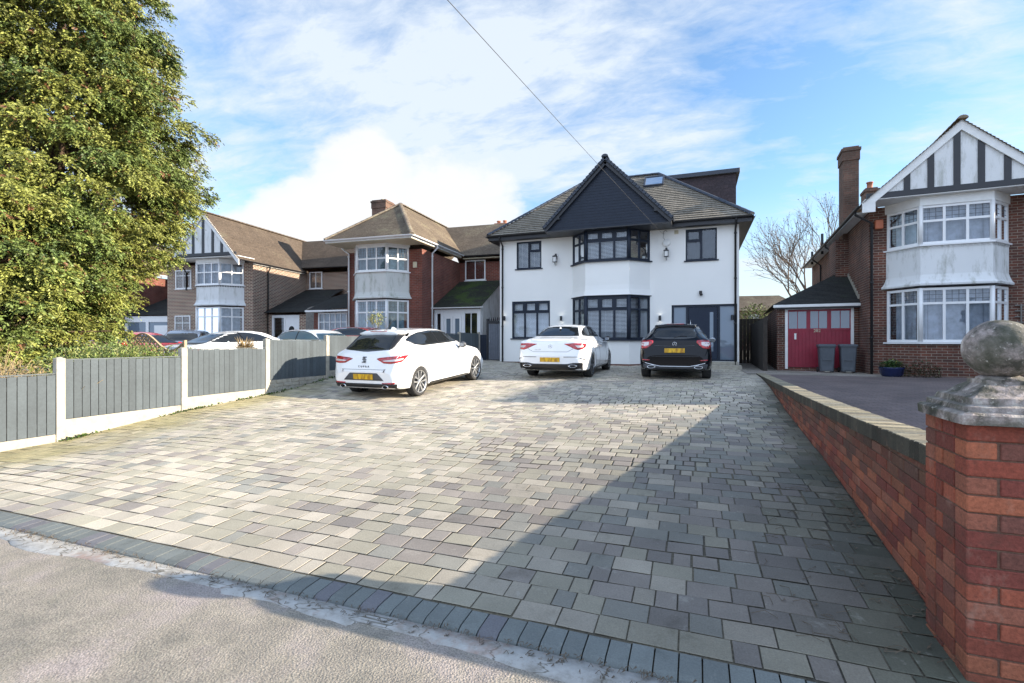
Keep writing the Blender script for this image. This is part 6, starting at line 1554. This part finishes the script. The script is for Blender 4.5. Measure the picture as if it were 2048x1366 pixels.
def conifer(name, label, u, v, prof, nclump, trunks, seed, dens=1., tone=1.):
    rg = np.random.default_rng(seed); z0 = gz(u, v)
    root = thing(name, label, 'tree', (u, v, z0), 0)
    zs = [p[0] for p in prof]; Rz = lambda z: np.interp(z, zs, [p[1] for p in prof])
    zmin, zmax = zs[0], zs[-1]
    # irregular clumps over the crown's outside, each a cloud of drooping sprays
    per = 10; nb = nclump // per
    z = zmin + (zmax - zmin) * rg.random(nb * 4); keep = rg.random(len(z)) < Rz(z) / max(p[1] for p in prof); z = z[keep][:nb]; nb = len(z)
    a = rg.random(nb) * 2 * PI; dep = rg.random(nb) ** 2.5
    r = Rz(z) * (.85 - .42 * dep) * (1 + .10 * np.sin(3 * a + z * 1.7) + .07 * rg.normal(size=nb))
    B0 = np.stack([r * np.cos(a), r * np.sin(a), z], 1); O = np.stack([np.cos(a), np.sin(a), np.zeros(nb)], 1); Tn = np.stack([-np.sin(a), np.cos(a), np.zeros(nb)], 1)
    # each bough is a drooping shelf of smaller clumps
    n = nb * per; s1 = rg.uniform(-.7, 1., n); s2 = rg.uniform(-1, 1, n) * (1 - .45 * np.abs(s1)); sz = np.repeat(rg.uniform(.42, .85, nb), per)
    O = np.repeat(O, per, 0); C0 = np.repeat(B0, per, 0) + O * (s1 * sz)[:, None] + np.repeat(Tn, per, 0) * (s2 * sz * .85)[:, None]
    C0[:, 2] += (.16 - .42 * np.maximum(s1, 0) ** 1.5 - .18 * s2 ** 2) * sz + rg.normal(size=n) * .05
    hue = np.repeat(rg.random(nb), per) * .7 + rg.random(n) * .3
    Ps, Ds, Ls, Ws, Cs = [], [], [], [], []
    spr = int(15 * dens)
    for i in range(n):
        rad = rg.uniform(.16, .30); m = spr
        q = unit(rg.normal(size=(m, 3))) * (rad * rg.random(m) ** .45)[:, None] * np.array([1, 1, .55]); base = C0[i] + q
        d = unit(O[i] * rg.uniform(.5, 1.0) + q / rad * .55 + np.array([0, 0, -.22]) + rg.normal(size=(m, 3)) * .5)
        K = 11; t = np.linspace(.0, 1, K); sl = rg.uniform(.13, .28, m)
        side = unit(np.cross(d, np.array([0, 0, 1.]) + rg.normal(size=(m, 3)) * .25))
        P = base[:, None, :] + d[:, None, :] * (sl[:, None, None] * t[None, :, None]); P[:, :, 2] -= (sl[:, None] * t[None, :] ** 2 * .38)
        sg = np.where(np.arange(K) % 2 == 0, 1., -1.)
        D = d[:, None, :] * .75 + side[:, None, :] * (sg * .75)[None, :, None] + rg.normal(size=(m, K, 3)) * .17; D[:, :, 2] -= .2
        D = unit(D.reshape(-1, 3)); P = P.reshape(-1, 3)
        L = rg.uniform(.045, .088, len(P)) * np.tile(1.15 - .45 * t, m); W = L * rg.uniform(.42, .62, len(P))
        h = hue[i]; c = np.array((.205, .225, .052)) if h > .5 else (np.array((.13, .175, .045)) if h > .2 else np.array((.09, .135, .042)))
        if h > .97: c = np.array((.24, .15, .07))
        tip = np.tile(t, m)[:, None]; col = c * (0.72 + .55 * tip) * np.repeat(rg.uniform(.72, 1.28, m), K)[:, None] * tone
        bro = np.repeat(rg.random(m) < .03, K); col[bro] = np.array((.17, .085, .04))
        Ps.append(P); Ds.append(D); Ls.append(L); Ws.append(W); Cs.append(col)
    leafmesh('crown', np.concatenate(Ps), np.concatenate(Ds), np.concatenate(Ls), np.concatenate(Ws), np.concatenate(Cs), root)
    mb = MB()
    for (dx, dy, h, r0) in trunks:
        pts = [(dx + .08 * math.sin(k * 1.3), dy + .08 * math.cos(k * 1.1), -.2 + h * k / 8) for k in range(9)]; mb.tube(pts, [r0 * (1 - .10 * k) for k in range(9)], 9)
    mb.build('trunk', 'bark', root)
    mb = MB()
    for i in range(0, n, max(1, n // 120)):
        e = C0[i]; dx, dy, h, r0 = trunks[i % len(trunks)]; zt = max(.6, e[2] - rg.uniform(.3, 1.2)); s_ = Vector((dx, dy, min(zt, h - .5))); e = Vector(e); mid = s_.lerp(e, .5) + Vector((0, 0, .18))
        mb.tube([s_, mid, e, e + (e - mid).normalized() * .35 - Vector((0, 0, .12))], [.035, .024, .012, .004], 5, False)
    mb.build('branches', 'bark', root)
    return root
conifer('conifer_tree', 'tall spreading yellow-green conifer rising past the top of the frame at left', -15.2, 7.7, [(1.3, .6), (2.2, 1.2), (3.4, 2.0), (4.7, 2.85), (7.2, 2.65), (8.6, 2.3), (10.2, 1.8), (12.5, .5)], 4900, [(0, 0, 11.5, .26), (.9, -.5, 8, .16)], 3)
conifer('conifer_tree', 'lower bushy conifer in front of the tall one, right behind the fence at left', -13.9, 5.6, [(.9, 1.25), (1.6, 1.85), (3.3, 1.9), (4.3, 1.35), (5.0, .4)], 1250, [(0, 0, 4.2, .17), (-.5, .5, 3.5, .12)], 5, 1.15, 1.08)

def bush(name, label, blobs, n, pal, lsize, cat='shrub', stems=None, up=.3, kind=None):
    u0, v0 = blobs[0][0], blobs[0][1]; z0 = gz(u0, v0); root = thing(name, label, cat, (u0, v0, z0), 0)
    wts = np.array([b[3] * b[4] * b[5] for b in blobs]) ** .67; wts /= wts.sum(); pick = RNG.choice(len(blobs), n, p=wts); B = np.array(blobs)[pick]
    q = unit(RNG.normal(size=(n, 3))); rr = RNG.random(n) ** .3; P = np.stack([B[:, 0] - u0, B[:, 1] - v0, B[:, 2] - z0 * 0], 1) + q * rr[:, None] * B[:, 3:6]
    P += .05 * RNG.normal(size=(n, 3)); P[:, 2] = np.abs(P[:, 2])
    D = unit(q * .6 + RNG.normal(size=(n, 3)) * .6 + np.array([0, 0, up])); L = RNG.uniform(*lsize, n)
    C = np.array(pal)[RNG.integers(0, len(pal), n)] * RNG.uniform(.7, 1.35, n)[:, None]
    leafmesh('foliage', P, D, L, L * .42, C, root)
    mb = MB()
    for _ in range(stems or 24):
        b = blobs[random.randrange(len(blobs))]; x, y = b[0] - u0 + random.gauss(0, b[3] * .4), b[1] - v0 + random.gauss(0, b[4] * .4)
        mb.tube([(x, y, -.05), (x + random.gauss(0, .1), y + random.gauss(0, .1), b[2] * .6), (x + random.gauss(0, .3), y + random.gauss(0, .3), b[2] + b[5] * random.uniform(.4, 1.08))], [.012, .008, .003], 4, False)
    mb.build('stems', 'dry_stalk' if 'dry' in label else 'twig', root)
    return root
GP = [(.13, .18, .045), (.09, .13, .035), (.20, .22, .07), (.06, .09, .03)]
bush('hedge', 'leafy green hedge growing behind the second fence panel, below the conifer', [(-10.6, 6.6, .65, 1.1, 1.0, .55), (-9.75, 7.4, .56, .75, .8, .46), (-10.9, 7.6, .55, .9, .4, .42), (-9.9, 5.5, .68, .8, .8, .50), (-12.2, 7.2, .62, 1.2, 1.0, .5)], 26000, GP, (.035, .075), 'hedge')
bush('bramble_patch', 'tangled dry straw-brown brambles behind the first fence panel at the left edge', [(-10.2, 4.1, .72, .9, .75, .45), (-10.6, 3.3, .62, 1.0, .7, .38), (-11.6, 4.3, .85, 1.1, .9, .55), (-9.6, 4.6, .62, .5, .4, .38), (-12.4, 3.2, .8, 1.1, .8, .5)], 15000, [(.20, .15, .08), (.15, .11, .055), (.10, .11, .04), (.24, .19, .10)], (.03, .07), 'brambles', 500)
bush('shrub', 'small green shrub showing above the dark fence at the end of the side passage', [(3.0, 29.5, 1.9, .9, .7, 1.1)], 2500, GP, (.08, .15))
bush('fence_plant', 'small tuft of pale leaves poking over the grey fence beside the white hatchback', [(-8.95, 12.35, 1.52, .22, .25, .16)], 380, [(.30, .28, .10), (.12, .15, .04)], (.03, .07), 'plant', 8)
# dry pampas tuft and green compost bin
PG = thing('dry_grass', 'tall dry straw-coloured grass tuft leaning over the fence before the silvery saloon', 'plant', (-10.05, 8.75, gz(-10, 8.75)))
n = 1500; a = RNG.random(n) * 2 * PI; rr = RNG.random(n); P = np.stack([.12 * rr * np.cos(a), .12 * rr * np.sin(a), .25 + .85 * RNG.random(n)], 1); D = unit(np.stack([np.cos(a) * .35 + .25, np.sin(a) * .35 - .1, RNG.uniform(-.3, 1.1, n)], 1)); L = RNG.uniform(.12, .34, n)
leafmesh('foliage', P, D, L, L * .07, np.array([(.34, .25, .13)]) * RNG.uniform(.5, 1.3, n)[:, None], PG)
CB = thing('compost_bin', 'dark green domed compost bin just behind the fence before the silvery saloon', 'bin', (-9.3, 8.2, gz(-9.3, 8.2) - .05))
one(CB, 'barrel', 'green_plastic', lambda mb: mb.lathe([(.36, 0), (.33, .5), (.30, .86)], n=24))
one(CB, 'lid', 'green_plastic', lambda mb: mb.lathe([(.31, .862), (.31, .89), (.27, .96), (.18, 1.03), (.06, 1.07), (.0, 1.075)], n=24, cap=False))
# arched trellis panel
TR = thing('trellis', 'wavy-topped wooden lattice trellis standing in the hedge before the red car', 'trellis', (-12.95, 8.0, gz(-12, 8) + .18))
def tz(x): return 1.02 + .20 * math.sin(PI * cl(x / .95)) if x < .95 else 1.02 - .20 * math.sin(PI * cl((x - .95) / .95))
mb = MB()
for k in range(-14, 30):
    for sg in (1, -1):
        pts = []
        for j in range(40):
            t = j / 39 * 1.3; x = k * .13 + (t if sg > 0 else 1.3 - t) ; z = .15 + t
            if 0 <= x <= 1.9 and z <= tz(x): pts.append((x, .01 * sg, z))
        if len(pts) > 2: mb.bar(pts[0], pts[-1], .010, .036)
mb.build('lattice', 'trellis_wood', TR)
mb = MB(); pts = [(x, 0, tz(x) + .01) for x in lin(0, 1.9, 36)]
for p, q in zip(pts, pts[1:]): mb.bar(p, q, .045, .03)
for x in (0, 1.9): mb.box(x - .03, x + .03, -.03, .03, 0, tz(x) + .05)
mb.build('lattice_frame', 'trellis_wood', TR)

# ------------------------------------------------------------------ bare winter tree beyond the garage
BT = thing('bare_tree', 'leafless winter tree with many fine upright branches beyond the red-doored garage', 'tree', (6.3, 33.5, .3))
mb = MB(); tips = []
def grow(mb, p, d, L, r, k):
    q = p + d * L * .5 + Vector((random.gauss(0, .04), random.gauss(0, .04), 0)) * L; e = q + (d + Vector((0, 0, .10)) + Vector((random.gauss(0, .1), random.gauss(0, .1), 0))).normalized() * L * .5
    mb.tube([p, q, e], [r, r * .85, r * .68], 6 if k > 3 else (4 if k > 1 else 3), False)
    if k == 0: tips.append(e); return
    for i in range(3 if k > 1 else 3):
        sp = random.uniform(.25, .62); a = random.uniform(0, 2 * PI); s_ = d.cross(Vector((math.cos(a), math.sin(a), .1))).normalized()
        nd_ = (d + s_ * sp + Vector((0, 0, .10))).normalized(); st = e if i < 2 else q
        if k < 4: tips.append(st)
        grow(mb, st, nd_, L * random.uniform(.62, .84), r * .6, k - 1)
grow_stems = MB(); mt = MB(); mt.tube([(0, 0, -.2), (.03, 0, 1.2), (0, .05, 2.4)], [.24, .19, .16], 10); mt.build('trunk', 'bark_pale', BT)
for i in range(5):
    a = i * 2 * PI / 5 + .4; grow(grow_stems, Vector((0, 0, 2.0)), Vector((math.cos(a) * .48, math.sin(a) * .3, 1)).normalized(), 2.35, .075, 5)
grow_stems.build('branches', 'bark_pale', BT, fixn=False)
tp = np.array([tuple(t) for t in tips]); tp = tp[RNG.random(len(tp)) < .5]; n = len(tp)
leafmesh('buds', tp, unit(RNG.normal(size=(n, 3))), np.full(n, .07), np.full(n, .06), np.tile((.07, .05, .035), (n, 1)), BT)
